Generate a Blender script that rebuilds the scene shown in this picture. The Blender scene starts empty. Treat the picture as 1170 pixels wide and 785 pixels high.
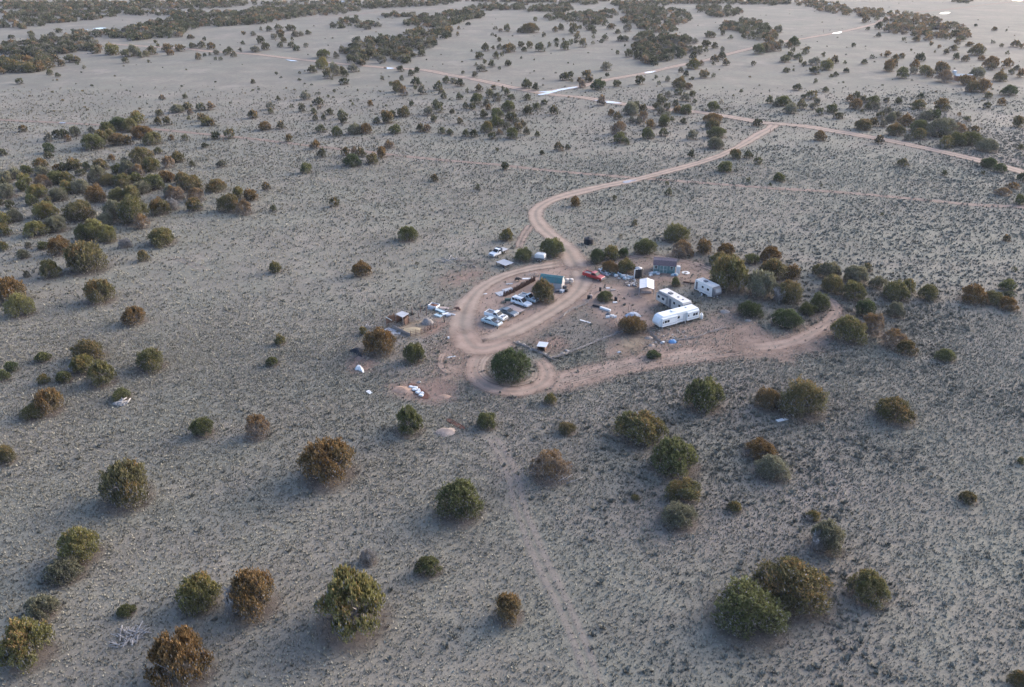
import bpy, bmesh, math, random
import numpy as np
from mathutils import Vector, Matrix
random.seed(7)
RNG = np.random.default_rng(7)
R = math.radians
SC = bpy.context.scene
COL = SC.collection

# ------------------------------------------------------------------ camera
CAM_H, PITCH, FPX = 74.0, R(27.3), 890.0
cam = bpy.data.objects.new('camera', bpy.data.cameras.new('camera'))
COL.objects.link(cam)
cam.location = (0, 0, CAM_H)
cam.rotation_euler = (math.pi / 2 - PITCH, 0, 0)
cam.data.sensor_width = 36
cam.data.lens = FPX / 1170 * 36
cam.data.clip_start = 1
cam.data.clip_end = 30000
SC.camera = cam

# ------------------------------------------------------------------ sky, sun, exposure
SUN_EL, SUN_AZ = R(18), R(58)          # azimuth clockwise from +Y (the view direction)
w = bpy.data.worlds.new('World')
SC.world = w
w.use_nodes = True
wn = w.node_tree
bg = wn.nodes['Background']
sky = wn.nodes.new('ShaderNodeTexSky')
sky.sky_type = 'NISHITA'
sky.sun_disc = False
sky.sun_elevation = SUN_EL
sky.sun_rotation = SUN_AZ
sky.air_density = 0.6
sky.ozone_density = 0.6
sky.dust_density = 7.0
sky.altitude = 1800
wn.links.new(sky.outputs[0], bg.inputs[0])
bg.inputs[1].default_value = 0.15
sun = bpy.data.objects.new('sun', bpy.data.lights.new('sun', 'SUN'))
COL.objects.link(sun)
sun.data.energy = 0.95
sun.data.angle = R(60)
sun.data.color = (1.0, 0.86, 0.76)
sd = Vector((math.sin(SUN_AZ) * math.cos(SUN_EL), math.cos(SUN_AZ) * math.cos(SUN_EL), math.sin(SUN_EL)))
sun.rotation_euler = sd.to_track_quat('Z', 'Y').to_euler()
SC.view_settings.view_transform = 'Standard'
SC.view_settings.look = 'None'
SC.view_settings.exposure = 2.1
SC.view_settings.gamma = 1.0
SC.cycles.max_bounces = 4
SC.cycles.diffuse_bounces = 2
SC.cycles.transparent_max_bounces = 12
SC.cycles.use_denoising = True
SC.cycles.denoiser = 'OPENIMAGEDENOISE'
SC.cycles.denoising_input_passes = 'RGB_ALBEDO_NORMAL'
SC.cycles.denoising_prefilter = 'ACCURATE'
SC.cycles.volume_bounces = 0

# ------------------------------------------------------------------ picture point -> place in the world
_F = np.array([0, math.cos(PITCH), -math.sin(PITCH)])
_U = np.array([0, math.sin(PITCH), math.cos(PITCH)])
def ray(px, py):
    return np.array([1.0, 0, 0]) * (px - 585) / FPX + _U * (392.5 - py) / FPX + _F
def P(px, py, z=0.0):
    d = ray(px, py)
    t = (CAM_H - z) / -d[2]
    return Vector((d[0] * t, d[1] * t, z))
def depth(px, py, z=0.0):
    d = ray(px, py)
    return (CAM_H - z) / -d[2]
def heading(a, b):
    v = b - a
    return math.atan2(v.y, v.x)

# ------------------------------------------------------------------ materials
def nt(name):
    m = bpy.data.materials.new(name)
    m.use_nodes = True
    t = m.node_tree
    t.nodes.clear()
    out = t.nodes.new('ShaderNodeOutputMaterial')
    return m, t, out
class NB:
    """small helper around a node tree"""
    def __init__(s, t): s.t = t
    def n(s, kind, **kw):
        nd = s.t.nodes.new(kind)
        for k, v in kw.items():
            if k.startswith('i_'):
                key = k[2:]
                key = int(key) if key.isdigit() else key.replace('_', ' ')
                s.set(nd.inputs[key], v)
            else: setattr(nd, k, v)
        return nd
    def set(s, sock, v):
        if hasattr(v, 'is_linked') or hasattr(v, 'links'): s.t.links.new(v, sock)
        else:
            if sock.type == 'RGBA' and len(v) == 3: v = (*v, 1)
            sock.default_value = v
    def coord(s, scale=1.0, kind='Object'):
        c = s.n('ShaderNodeTexCoord')
        m = s.n('ShaderNodeMapping')
        s.t.links.new(c.outputs[kind], m.inputs[0])
        m.inputs['Scale'].default_value = (scale,) * 3 if isinstance(scale, (int, float)) else scale
        return m.outputs[0]
    def noise(s, vec, scale, detail=3, rough=0.55):
        nd = s.n('ShaderNodeTexNoise', i_Scale=scale, i_Detail=detail, i_Roughness=rough)
        s.t.links.new(vec, nd.inputs['Vector'])
        return nd.outputs[0]
    def ramp(s, fac, a, b, lo=0.0, hi=1.0):
        nd = s.n('ShaderNodeMapRange')
        nd.clamp = True
        nd.interpolation_type = 'SMOOTHSTEP'
        s.set(nd.inputs['Value'], fac)
        nd.inputs['From Min'].default_value = a
        nd.inputs['From Max'].default_value = b
        nd.inputs['To Min'].default_value = lo
        nd.inputs['To Max'].default_value = hi
        return nd.outputs[0]
    def mix(s, fac, a, b, blend='MIX'):
        nd = s.n('ShaderNodeMix', data_type='RGBA', blend_type=blend)
        s.set(nd.inputs[0], fac); s.set(nd.inputs[6], a); s.set(nd.inputs[7], b)
        return nd.outputs[2]
    def math(s, op, a, b=0.0):
        nd = s.n('ShaderNodeMath', operation=op)
        s.set(nd.inputs[0], a); s.set(nd.inputs[1], b)
        return nd.outputs[0]
    def attr(s, name, kind='GEOMETRY'):
        nd = s.n('ShaderNodeAttribute', attribute_name=name, attribute_type=kind)
        return nd

_MATS = {}
def mat(name, col, rough=0.8, var=0.18, scale=2.0, metal=0.0, bump=0.0, dirt=0.0, spec=0.5, dirtcol=(0.30, 0.21, 0.16)):
    """painted / plastic / wood / cloth surface: colour, mottling, dust and fine relief"""
    if name in _MATS: return _MATS[name]
    m, t, out = nt(name)
    b = NB(t)
    v = b.coord()
    n1 = b.noise(v, scale, 5, 0.65)
    dark = tuple(c * (1 - var) for c in col)
    lite = tuple(min(1, c * (1 + var)) for c in col)
    c = b.mix(b.ramp(n1, 0.3, 0.7), dark, lite)
    if dirt > 0:
        n2 = b.noise(v, scale * 0.6, 6, 0.7)
        c = b.mix(b.math('MULTIPLY', b.ramp(n2, 0.45, 0.75), dirt), c, dirtcol)
    p = b.n('ShaderNodeBsdfPrincipled', i_Base_Color=c, i_Roughness=rough, i_Metallic=metal)
    p.inputs['Specular IOR Level'].default_value = spec
    if bump > 0:
        bp = b.n('ShaderNodeBump', i_Strength=bump, i_Distance=0.05, i_Height=b.noise(v, scale * 6, 3))
        t.links.new(bp.outputs[0], p.inputs['Normal'])
    t.links.new(p.outputs[0], out.inputs[0])
    _MATS[name] = m
    return m

def ground_material():
    m, t, out = nt('dry_rangeland_soil')
    b = NB(t)
    v = b.coord()
    big = b.noise(v, 0.011, 4, 0.6)
    mid = b.noise(v, 0.07, 4, 0.6)
    fine = b.noise(v, 0.9, 5, 0.7)
    grit = b.noise(v, 3.3, 4, 0.75)
    soil = b.mix(b.ramp(mid, 0.35, 0.68), (0.200, 0.180, 0.147), (0.266, 0.237, 0.193))
    grass = b.mix(b.ramp(fine, 0.35, 0.65), (0.174, 0.169, 0.135), (0.240, 0.233, 0.186))
    c = b.mix(b.ramp(b.math('ADD', big, b.math('MULTIPLY', b.math('SUBTRACT', mid, 0.5), 0.7)), 0.40, 0.60, 0.15, 0.95), soil, grass)
    spots = b.ramp(fine, 0.52, 0.66, 0.0, 0.30)
    c = b.mix(spots, c, (0.150, 0.142, 0.125))
    c = b.mix(b.ramp(grit, 0.50, 0.68, 0.0, 0.42), c, (0.38, 0.35, 0.295))
    c = b.mix(b.ramp(b.noise(v, 2.3, 3, 0.7), 0.52, 0.66, 0.0, 0.45), c, (0.13, 0.125, 0.105))
    # beyond the built tufts the sod itself carries their tone
    sx = b.n('ShaderNodeSeparateXYZ'); t.links.new(v, sx.inputs[0])
    far = b.ramp(sx.outputs[1], 300, 470)
    clumps = b.ramp(b.math('ADD', b.math('MULTIPLY', b.noise(v, 0.45, 4, 0.7), 0.6), b.math('MULTIPLY', b.noise(v, 0.05, 3, 0.6), 0.4)), 0.44, 0.60, 0.15, 0.75)
    c = b.mix(b.math('MULTIPLY', far, clumps), c, (0.150, 0.145, 0.124))
    c = b.mix(b.math('MULTIPLY', b.ramp(b.noise(v, 0.02, 5, 0.65), 0.42, 0.62), 0.36), c, (0.140, 0.138, 0.118))
    c = b.mix(b.math('MULTIPLY', b.ramp(b.noise(v, 0.033, 6, 0.7), 0.54, 0.68), 0.5), c, (0.290, 0.256, 0.216))
    p = b.n('ShaderNodeBsdfPrincipled', i_Base_Color=c, i_Roughness=0.95)
    p.inputs['Specular IOR Level'].default_value = 0.1
    h = b.math('ADD', b.math('MULTIPLY', fine, 1.0), b.math('MULTIPLY', grit, 0.5))
    bp = b.n('ShaderNodeBump', i_Strength=0.6, i_Distance=0.2, i_Height=h)
    t.links.new(bp.outputs[0], p.inputs['Normal'])
    t.links.new(p.outputs[0], out.inputs[0])
    return m

def dirt_material(name, col, col2, vegetate=0.0, soft=0.45, strength=1.0):
    """bare dirt laid as a sheet: ragged edge from 'cov', wheel ruts from 'lat'"""
    m, t, out = nt(name)
    b = NB(t)
    v = b.coord()
    n = b.noise(v, 0.35, 5, 0.65)
    n2 = b.noise(v, 1.6, 4, 0.7)
    cov = b.attr('cov').outputs['Fac']
    lat = b.math('ABSOLUTE', b.attr('lat').outputs['Fac'])
    rut = b.ramp(b.math('ABSOLUTE', b.math('SUBTRACT', lat, 0.42)), 0.04, 0.26, 1.0, 0.0)
    c = b.mix(b.ramp(n, 0.3, 0.7), col, col2)
    c = b.mix(b.math('MULTIPLY', rut, 0.40), c, tuple(min(1, x * 1.22) for x in col2))
    c = b.mix(b.ramp(n2, 0.52, 0.72, 0, 0.5), c, tuple(x * 0.6 for x in col))
    c = b.mix(b.ramp(lat, 0.0, 0.25, 0.45, 0.0), c, (0.21, 0.19, 0.16))
    c = b.mix(b.ramp(b.noise(v, 0.12, 3, 0.6), 0.5, 0.7, 0, 0.4), c, (0.225, 0.195, 0.165))
    a = b.math('ADD', cov, b.math('MULTIPLY', b.math('SUBTRACT', b.math('ADD', b.math('MULTIPLY', n, 0.6), b.math('MULTIPLY', n2, 0.4)), 0.5), 1.5))
    a = b.ramp(a, 0.5 - soft / 2, 0.5 + soft / 2, 0, strength)
    if vegetate > 0:
        mid = b.ramp(lat, 0.0, 0.3, vegetate, 0.0)
        mid2 = b.ramp(lat, 0.55, 0.9, 0.0, vegetate)
        a = b.math('SUBTRACT', a, b.math('ADD', mid, mid2))
        a = b.ramp(a, 0.0, 1.0)
    p = b.n('ShaderNodeBsdfPrincipled', i_Base_Color=c, i_Roughness=0.95)
    p.inputs['Specular IOR Level'].default_value = 0.1
    bp = b.n('ShaderNodeBump', i_Strength=0.6, i_Distance=0.12, i_Height=n2)
    t.links.new(bp.outputs[0], p.inputs['Normal'])
    tr = b.n('ShaderNodeBsdfTransparent')
    mx = b.n('ShaderNodeMixShader')
    b.set(mx.inputs[0], a)
    t.links.new(tr.outputs[0], mx.inputs[1]); t.links.new(p.outputs[0], mx.inputs[2])
    t.links.new(mx.outputs[0], out.inputs[0])
    return m

def foliage_material(name, use_attr):
    m, t, out = nt(name)
    b = NB(t)
    if use_attr:
        a = b.attr('tint')
        colr, amt = a.outputs['Color'], a.outputs['Alpha']
    else:
        a = b.n('ShaderNodeObjectInfo')
        colr, amt = a.outputs['Color'], a.outputs['Alpha']
    leaf = b.attr('leaf').outputs['Color']          # r: leaf random, g: clump random, b: dead twig
    sep = b.n('ShaderNodeSeparateColor')
    t.links.new(leaf, sep.inputs[0])
    lr, cl, dd = sep.outputs[0], sep.outputs[1], sep.outputs[2]
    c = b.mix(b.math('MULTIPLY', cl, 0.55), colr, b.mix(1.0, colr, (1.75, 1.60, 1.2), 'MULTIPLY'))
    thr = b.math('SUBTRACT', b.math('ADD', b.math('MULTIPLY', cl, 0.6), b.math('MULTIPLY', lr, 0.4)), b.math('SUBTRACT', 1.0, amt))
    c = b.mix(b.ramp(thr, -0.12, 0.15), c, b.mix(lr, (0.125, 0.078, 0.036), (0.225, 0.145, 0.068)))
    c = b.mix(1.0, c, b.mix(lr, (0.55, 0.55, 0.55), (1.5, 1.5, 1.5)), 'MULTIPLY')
    c = b.mix(dd, c, b.mix(lr, (0.16, 0.15, 0.14), (0.34, 0.33, 0.32)))
    d = b.n('ShaderNodeBsdfDiffuse', i_Color=c)
    tl = b.n('ShaderNodeBsdfTranslucent', i_Color=c)
    mx = b.n('ShaderNodeMixShader'); mx.inputs[0].default_value = 0.30
    t.links.new(d.outputs[0], mx.inputs[1]); t.links.new(tl.outputs[0], mx.inputs[2])
    t.links.new(mx.outputs[0], out.inputs[0])
    return m

def tuft_material(name, a, c2):
    m, t, out = nt(name)
    b = NB(t)
    r = b.attr('rnd').outputs['Fac']
    c = b.mix(r, a, c2)
    d = b.n('ShaderNodeBsdfDiffuse', i_Color=c)
    t.links.new(d.outputs[0], out.inputs[0])
    return m

def water_material():
    m, t, out = nt('puddle_water')
    b = NB(t)
    p = b.n('ShaderNodeBsdfPrincipled', i_Base_Color=(0.16, 0.13, 0.11), i_Roughness=0.04)
    p.inputs['IOR'].default_value = 1.33
    bp = b.n('ShaderNodeBump', i_Strength=0.05, i_Distance=0.02, i_Height=b.noise(b.coord(), 1.5, 2))
    t.links.new(bp.outputs[0], p.inputs['Normal'])
    t.links.new(p.outputs[0], out.inputs[0])
    return m

# ------------------------------------------------------------------ object helpers
def tag(o, label=None, cat=None, group=None, kind=None):
    if label: o['label'] = label
    if cat: o['category'] = cat
    if group: o['group'] = group
    if kind: o['kind'] = kind
    return o
def link(name, me, m=None, parent=None):
    o = bpy.data.objects.new(name, me)
    COL.objects.link(o)
    if m and len(me.materials) == 0: me.materials.append(m)
    if parent: o.parent = parent
    return o
def thing(name, label, cat, loc=(0, 0, 0), rz=0, group=None):
    o = bpy.data.objects.new(name, None)
    o.empty_display_size = 0.3
    COL.objects.link(o)
    o.location = loc
    o.rotation_euler = (0, 0, rz)
    return tag(o, label, cat, group)
def pydata(name, vs, fs, m=None, parent=None, smooth=False):
    me = bpy.data.meshes.new(name)
    me.from_pydata([tuple(v) for v in vs], [], fs)
    if smooth: me.polygons.foreach_set('use_smooth', [True] * len(me.polygons))
    me.update()
    return link(name, me, m, parent)
def arr_mesh(name, V, nper, m=None):
    """V: (n*nper,3) array of separate polygons with nper corners each"""
    n = len(V) // nper
    me = bpy.data.meshes.new(name)
    me.vertices.add(len(V)); me.vertices.foreach_set('co', np.ascontiguousarray(V, dtype=np.float32).ravel())
    me.loops.add(len(V)); me.loops.foreach_set('vertex_index', np.arange(len(V), dtype=np.int32))
    me.polygons.add(n); me.polygons.foreach_set('loop_start', np.arange(0, len(V), nper, dtype=np.int32))
    me.update(calc_edges=True)
    if m: me.materials.append(m)
    return me
def bevel_mesh(me, w):
    bm = bmesh.new(); bm.from_mesh(me)
    bmesh.ops.bevel(bm, geom=bm.edges[:], offset=w, segments=2, affect='EDGES', profile=0.6)
    bm.to_mesh(me); bm.free()
def box(name, c, s, m, parent=None, rz=0.0, bev=0.0, rot=None):
    x, y, z = (k / 2 for k in s)
    vs = [(-x, -y, -z), (x, -y, -z), (x, y, -z), (-x, y, -z), (-x, -y, z), (x, -y, z), (x, y, z), (-x, y, z)]
    fs = [(3, 2, 1, 0), (4, 5, 6, 7), (0, 1, 5, 4), (1, 2, 6, 5), (2, 3, 7, 6), (3, 0, 4, 7)]
    o = pydata(name, vs, fs, m, parent)
    if bev: bevel_mesh(o.data, bev)
    o.location = c
    o.rotation_euler = rot if rot else (0, 0, rz)
    return o
def prism(name, prof, y0, y1, m, parent=None, bev=0.0, inset=0.0, top=None):
    """side profile (x,z) extruded from y0 to y1; points above z=top are drawn in by inset"""
    n = len(prof)
    def yy(y, z):
        if top is None or z <= top: return y
        return y - math.copysign(inset, y - (y0 + y1) / 2)
    vs = [(x, yy(y0, z), z) for x, z in prof] + [(x, yy(y1, z), z) for x, z in prof]
    fs = [tuple(range(n)), tuple(range(2 * n - 1, n - 1, -1))]
    for i in range(n):
        j = (i + 1) % n
        fs.append((j, i, i + n, j + n))
    o = pydata(name, vs, fs, m, parent)
    bm = bmesh.new(); bm.from_mesh(o.data)
    bmesh.ops.recalc_face_normals(bm, faces=bm.faces[:])
    bm.to_mesh(o.data); bm.free()
    if bev: bevel_mesh(o.data, bev)
    return o
def quad(name, pts, m, parent=None):
    return pydata(name, pts, [tuple(range(len(pts)))], m, parent)
def cyl(name, a, b_, r1, r2, m, parent=None, seg=16, caps=True, smooth=True):
    a, b_ = Vector(a), Vector(b_)
    d = (b_ - a).normalized()
    u = d.orthogonal().normalized(); v = d.cross(u)
    vs, fs = [], []
    for p, r in ((a, r1), (b_, r2)):
        for i in range(seg):
            t = 2 * math.pi * i / seg
            vs.append(p + u * (r * math.cos(t)) + v * (r * math.sin(t)))
    for i in range(seg):
        j = (i + 1) % seg
        fs.append((i, j, j + seg, i + seg))
    if caps:
        fs.append(tuple(range(seg - 1, -1, -1))); fs.append(tuple(range(seg, 2 * seg)))
    o = pydata(name, vs, fs, m, parent)
    if smooth:
        for p in o.data.polygons: p.use_smooth = len(p.vertices) == 4
    return o
def lathe(name, prof, m, parent=None, seg=24, loc=(0, 0, 0)):
    vs, fs = [], []
    for r, z in prof:
        for i in range(seg):
            t = 2 * math.pi * i / seg
            vs.append((r * math.cos(t), r * math.sin(t), z))
    for k in range(len(prof) - 1):
        for i in range(seg):
            j = (i + 1) % seg
            fs.append((k * seg + i, k * seg + j, (k + 1) * seg + j, (k + 1) * seg + i))
    if prof[0][0] > 1e-4: fs.append(tuple(range(seg - 1, -1, -1)))
    if prof[-1][0] > 1e-4: fs.append(tuple((len(prof) - 1) * seg + i for i in range(seg)))
    o = pydata(name, vs, fs, m, parent, smooth=True)
    o.location = loc
    return o
def tubes_np(segs, seg=5):
    """segs: list of (a, b, r1, r2) -> verts, faces of joined tapered tubes"""
    vs, fs = [], []
    for a, b_, r1, r2 in segs:
        a, b_ = Vector(a), Vector(b_)
        d = (b_ - a).normalized()
        u = d.orthogonal().normalized(); v = d.cross(u)
        o0 = len(vs)
        for p, r in ((a, r1), (b_, r2)):
            for i in range(seg):
                t = 2 * math.pi * i / seg
                vs.append(tuple(p + u * (r * math.cos(t)) + v * (r * math.sin(t))))
        for i in range(seg):
            j = (i + 1) % seg
            fs.append((o0 + i, o0 + j, o0 + j + seg, o0 + i + seg))
    return vs, fs
_NG = {}
def vnoise(x, y, scale, seed):
    """smooth value noise on numpy arrays, 0..1"""
    if seed not in _NG: _NG[seed] = np.random.default_rng(seed).random((128, 128))
    g = _NG[seed]
    u, v = np.asarray(x) / scale + 1000.0, np.asarray(y) / scale + 1000.0
    i, j = np.floor(u).astype(int), np.floor(v).astype(int)
    fu, fv = u - i, v - j
    fu, fv = fu * fu * (3 - 2 * fu), fv * fv * (3 - 2 * fv)
    i0, i1, j0, j1 = i % 128, (i + 1) % 128, j % 128, (j + 1) % 128
    return (g[i0, j0] * (1 - fu) * (1 - fv) + g[i1, j0] * fu * (1 - fv) + g[i0, j1] * (1 - fu) * fv + g[i1, j1] * fu * fv)
# ------------------------------------------------------------------ ground, roads, bare dirt, puddles
def ground_sheet():
    xs = np.array([-9000, -3000, -1200, -600, -300, -150, 0, 150, 300, 600, 1200, 3000, 9000], float)
    ys = np.array([-3000, -800, -200, 0, 100, 200, 300, 450, 700, 1100, 1700, 3000, 6000, 14000], float)
    vs = [(x, y, 0) for y in ys for x in xs]
    nx = len(xs)
    fs = [(j * nx + i, j * nx + i + 1, (j + 1) * nx + i + 1, (j + 1) * nx + i) for j in range(len(ys) - 1) for i in range(nx - 1)]
    o = pydata('ground', vs, fs, ground_material())
    tag(o, kind='structure', label='dry grey-tan rangeland dotted with bunch grass and sage')
    return o
GROUND = ground_sheet()

# raster of bare dirt (1 m cells) so that grass keeps off it
GX0, GX1, GY0, GY1 = -420, 520, 20, 760
BARE = np.zeros((GX1 - GX0, GY1 - GY0), np.float32)
_gx, _gy = np.meshgrid(np.arange(GX0, GX1) + 0.5, np.arange(GY0, GY1) + 0.5, indexing='ij')
def stamp(x, y, r, v=1.0):
    i0, i1 = int(max(0, x - r - GX0)), int(min(GX1 - GX0, x + r - GX0 + 2))
    j0, j1 = int(max(0, y - r - GY0)), int(min(GY1 - GY0, y + r - GY0 + 2))
    if i0 >= i1 or j0 >= j1: return
    d = np.hypot(_gx[i0:i1, j0:j1] - x, _gy[i0:i1, j0:j1] - y)
    BARE[i0:i1, j0:j1] = np.maximum(BARE[i0:i1, j0:j1], v * np.clip((r + 0.5 - d), 0, 1))
def bare_at(x, y):
    i = np.clip((x - GX0).astype(int), 0, GX1 - GX0 - 1); j = np.clip((y - GY0).astype(int), 0, GY1 - GY0 - 1)
    inside = (x > GX0) & (x < GX1) & (y > GY0) & (y < GY1)
    return np.where(inside, BARE[i, j], 0)

_layer = [1]
def nextz():
    _layer[0] += 1
    return 0.004 * _layer[0]
def smooth_line(pts, step):
    pts = [np.array(p[:2]) for p in pts]
    ext = [2 * pts[0] - pts[1]] + pts + [2 * pts[-1] - pts[-2]]
    out = []
    for i in range(1, len(ext) - 2):
        p0, p1, p2, p3 = ext[i - 1], ext[i], ext[i + 1], ext[i + 2]
        n = max(2, int(np.linalg.norm(p2 - p1) / step))
        for k in range(n):
            t = k / n
            out.append(0.5 * (2 * p1 + (p2 - p0) * t + (2 * p0 - 5 * p1 + 4 * p2 - p3) * t * t + (3 * p1 - p0 - 3 * p2 + p3) * t ** 3))
    out.append(pts[-1])
    return np.array(out)
def add_attr(me, name, vals):
    a = me.attributes.new(name, 'FLOAT', 'POINT')
    a.data.foreach_set('value', np.asarray(vals, np.float32))
def road(name, label, pxs, width, m, step=2.0, veg=1.0, wob=0.15):
    L = smooth_line([P(*p) for p in pxs], step)
    T = np.gradient(L, axis=0); T /= np.linalg.norm(T, axis=1)[:, None] + 1e-9
    N = np.stack([-T[:, 1], T[:, 0]], 1)
    wl = width if np.ndim(width) else [width] * len(pxs)
    Wd = np.interp(np.linspace(0, 1, len(L)), np.linspace(0, 1, len(wl)), wl)
    Wd = Wd * (1 + wob * (vnoise(L[:, 0], L[:, 1], 9, 3) - 0.5) * 2)
    ends = np.minimum(np.arange(len(L)), np.arange(len(L))[::-1]) * step / (np.max(Wd) * 0.8)
    ends = np.clip(ends, 0, 1)
    lats = [-1.5, -1.05, -0.75, -0.45, -0.2, 0, 0.2, 0.45, 0.75, 1.05, 1.5]
    covs = [0, 0.35, 0.8, 1, 1, 1, 1, 1, 0.8, 0.35, 0]
    z = nextz()
    vs, cov, lat = [], [], []
    for p, nn, wd, en in zip(L, N, Wd, ends):
        for l, c in zip(lats, covs):
            q = p + nn * l * wd / 2
            vs.append((q[0], q[1], z)); cov.append(c * en); lat.append(l)
    k = len(lats)
    fs = [(i * k + j, i * k + j + 1, (i + 1) * k + j + 1, (i + 1) * k + j) for i in range(len(L) - 1) for j in range(k - 1)]
    o = pydata(name, vs, fs, m)
    add_attr(o.data, 'cov', cov); add_attr(o.data, 'lat', lat)
    tag(o, label, kind='structure')
    if veg > 0:
        for p, wd in zip(L, Wd): stamp(p[0], p[1], wd * 0.5, veg)
    return L
def blob(name, label, pxs, m, feather=2.0, cell=0.6, veg=1.0, k=1.0):
    """irregular bare patch from its outline in picture points"""
    poly = np.array([P(*p)[:2] for p in pxs])
    x0, y0 = poly.min(0) - feather * 1.5; x1, y1 = poly.max(0) + feather * 1.5
    nx, ny = int((x1 - x0) / cell) + 2, int((y1 - y0) / cell) + 2
    X, Y = np.meshgrid(x0 + np.arange(nx) * cell, y0 + np.arange(ny) * cell, indexing='ij')
    D = np.full(X.shape, 1e9); inside = np.zeros(X.shape, bool)
    for a, b_ in zip(poly, np.roll(poly, -1, 0)):
        e = b_ - a
        t = np.clip(((X - a[0]) * e[0] + (Y - a[1]) * e[1]) / (e @ e), 0, 1)
        D = np.minimum(D, np.hypot(X - a[0] - t * e[0], Y - a[1] - t * e[1]))
        c = (a[1] > Y) != (b_[1] > Y)
        inside ^= c & (X < (b_[0] - a[0]) * (Y - a[1]) / (b_[1] - a[1] + 1e-12) + a[0])
    S = np.where(inside, D, -D)
    C = np.clip(0.5 + S / (2 * feather), 0, 1) * k
    z = nextz()
    idx = -np.ones(X.shape, int)
    keep = C > 0
    keep[:-1] |= keep[1:]; keep[:, :-1] |= keep[:, 1:]; keep[1:] |= keep[:-1]; keep[:, 1:] |= keep[:, :-1]
    idx[keep] = np.arange(keep.sum())
    vs = np.stack([X[keep], Y[keep], np.full(keep.sum(), z)], 1)
    q = np.stack([idx[:-1, :-1], idx[1:, :-1], idx[1:, 1:], idx[:-1, 1:]], -1).reshape(-1, 4)
    q = q[(q >= 0).all(1)]
    o = pydata(name, vs.tolist(), q.tolist(), m)
    add_attr(o.data, 'cov', C[keep]); add_attr(o.data, 'lat', np.full(keep.sum(), 0.95))
    tag(o, label, kind='structure')
    if veg > 0:
        xs, ys = X[C > 0.45], Y[C > 0.45]
        i = np.clip((xs - GX0).astype(int), 0, BARE.shape[0] - 1); j = np.clip((ys - GY0).astype(int), 0, BARE.shape[1] - 1)
        BARE[i, j] = np.maximum(BARE[i, j], veg)
    return o

M_DIRT = dirt_material('pale_pink_dirt', (0.272, 0.208, 0.166), (0.335, 0.262, 0.210), 0.15, 1.25, 0.95)
M_YARD = dirt_material('yard_dirt', (0.262, 0.192, 0.154), (0.325, 0.244, 0.198), 0.0, 1.2, 0.95)
M_TRACK = dirt_material('two_track_dirt', (0.215, 0.160, 0.130), (0.290, 0.222, 0.182), 0.25, 1.2, 0.9)
M_FAINT = dirt_material('faint_track_dirt', (0.27, 0.232, 0.205), (0.32, 0.275, 0.243), 0.3, 1.4, 0.45)
M_ORANGE = dirt_material('orange_dug_dirt', (0.36, 0.235, 0.170), (0.43, 0.29, 0.21), 0.0, 0.8, 0.9)
M_RED = dirt_material('reddish_dirt', (0.275, 0.185, 0.150), (0.34, 0.24, 0.195), 0.0, 1.0, 0.7)
M_PALE = dirt_material('pale_trampled_soil', (0.285, 0.245, 0.218), (0.34, 0.295, 0.262), 0.0, 1.4, 0.6)
M_DARKG = dirt_material('grey_litter_soil', (0.175, 0.155, 0.138), (0.23, 0.205, 0.182), 0.0, 1.2, 0.6)
M_HAY = dirt_material('strewn_straw', (0.265, 0.212, 0.155), (0.33, 0.27, 0.198), 0.0, 0.9, 0.85)

# broad soft patches first (lowest), then yard, then roads on top
blob('bare_soil', 'pale open soil below the homestead loop', [(560, 470), (640, 455), (760, 425), (850, 410), (900, 440), (870, 480), (760, 470), (640, 500), (600, 560), (560, 540)], M_PALE, 9, 1.5, 0.15, 0.8)
blob('bare_soil', 'pale open soil at the lower right', [(760, 540), (860, 560), (960, 470), (1010, 560), (940, 640), (1000, 760), (900, 740), (960, 650), (820, 640), (700, 600)], M_PALE, 8, 1.5, 0.1, 0.75)
blob('bare_soil', 'pale worn soil left of the corral', [(420, 372), (470, 352), (520, 345), (530, 400), (520, 440), (470, 440), (430, 425), (400, 400)], M_PALE, 7, 1.0, 0.4, 0.8)
blob('dirt_yard', 'trampled pinkish dirt yard around the trailers', [(650, 292), (672, 298), (688, 322), (728, 326), (750, 322), (752, 345), (746, 368), (742, 392), (716, 406), (692, 405), (700, 382), (676, 366), (668, 350), (640, 368), (605, 388), (566, 400), (535, 402), (522, 388), (528, 352), (552, 322), (600, 306)], M_YARD, 3.0, 0.8, 0.85)
blob('dirt_yard', 'worn dirt yard below the long white trailer', [(748, 378), (806, 362), (842, 350), (856, 378), (872, 398), (820, 408), (740, 412), (720, 395)], M_YARD, 3.0, 0.8, 0.45, 0.8)
blob('dirt_patch', 'reddish dirt patch behind the corral road', [(498, 318), (520, 310), (545, 305), (560, 312), (535, 325), (505, 330)], M_RED, 4, 0.8, 0.5, 0.75)
blob('dirt_patch', 'worn dirt around the white shell', [(395, 412), (412, 404), (428, 412), (424, 424), (402, 426)], M_RED, 1.6, 0.5, 0.6)
blob('dirt_patch', 'orange disturbed dirt around the sack filled trench', [(445, 440), (470, 436), (500, 432), (520, 440), (516, 456), (492, 462), (470, 455), (450, 452)], M_RED, 2.2, 0.5, 0.8)
blob('dirt_patch', 'pink dirt trampled between the trench and the road', [(500, 395), (535, 388), (545, 405), (540, 432), (515, 440), (495, 430), (505, 412)], M_YARD, 4, 0.8, 0.5, 0.85)
blob('dirt_patch', 'pale pink dirt fan right of the trailers', [(838, 372), (860, 368), (885, 388), (925, 378), (940, 386), (935, 400), (905, 402), (870, 404), (842, 396)], M_YARD, 2.5, 0.7, 0.85, 1.0)
blob('dirt_patch', 'reddish dirt across the track end at the right', [(842, 394), (880, 390), (925, 388), (935, 396), (900, 402), (905, 416), (893, 412), (880, 403), (850, 402)], M_RED, 2.0, 0.7, 0.8, 0.9)
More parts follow.
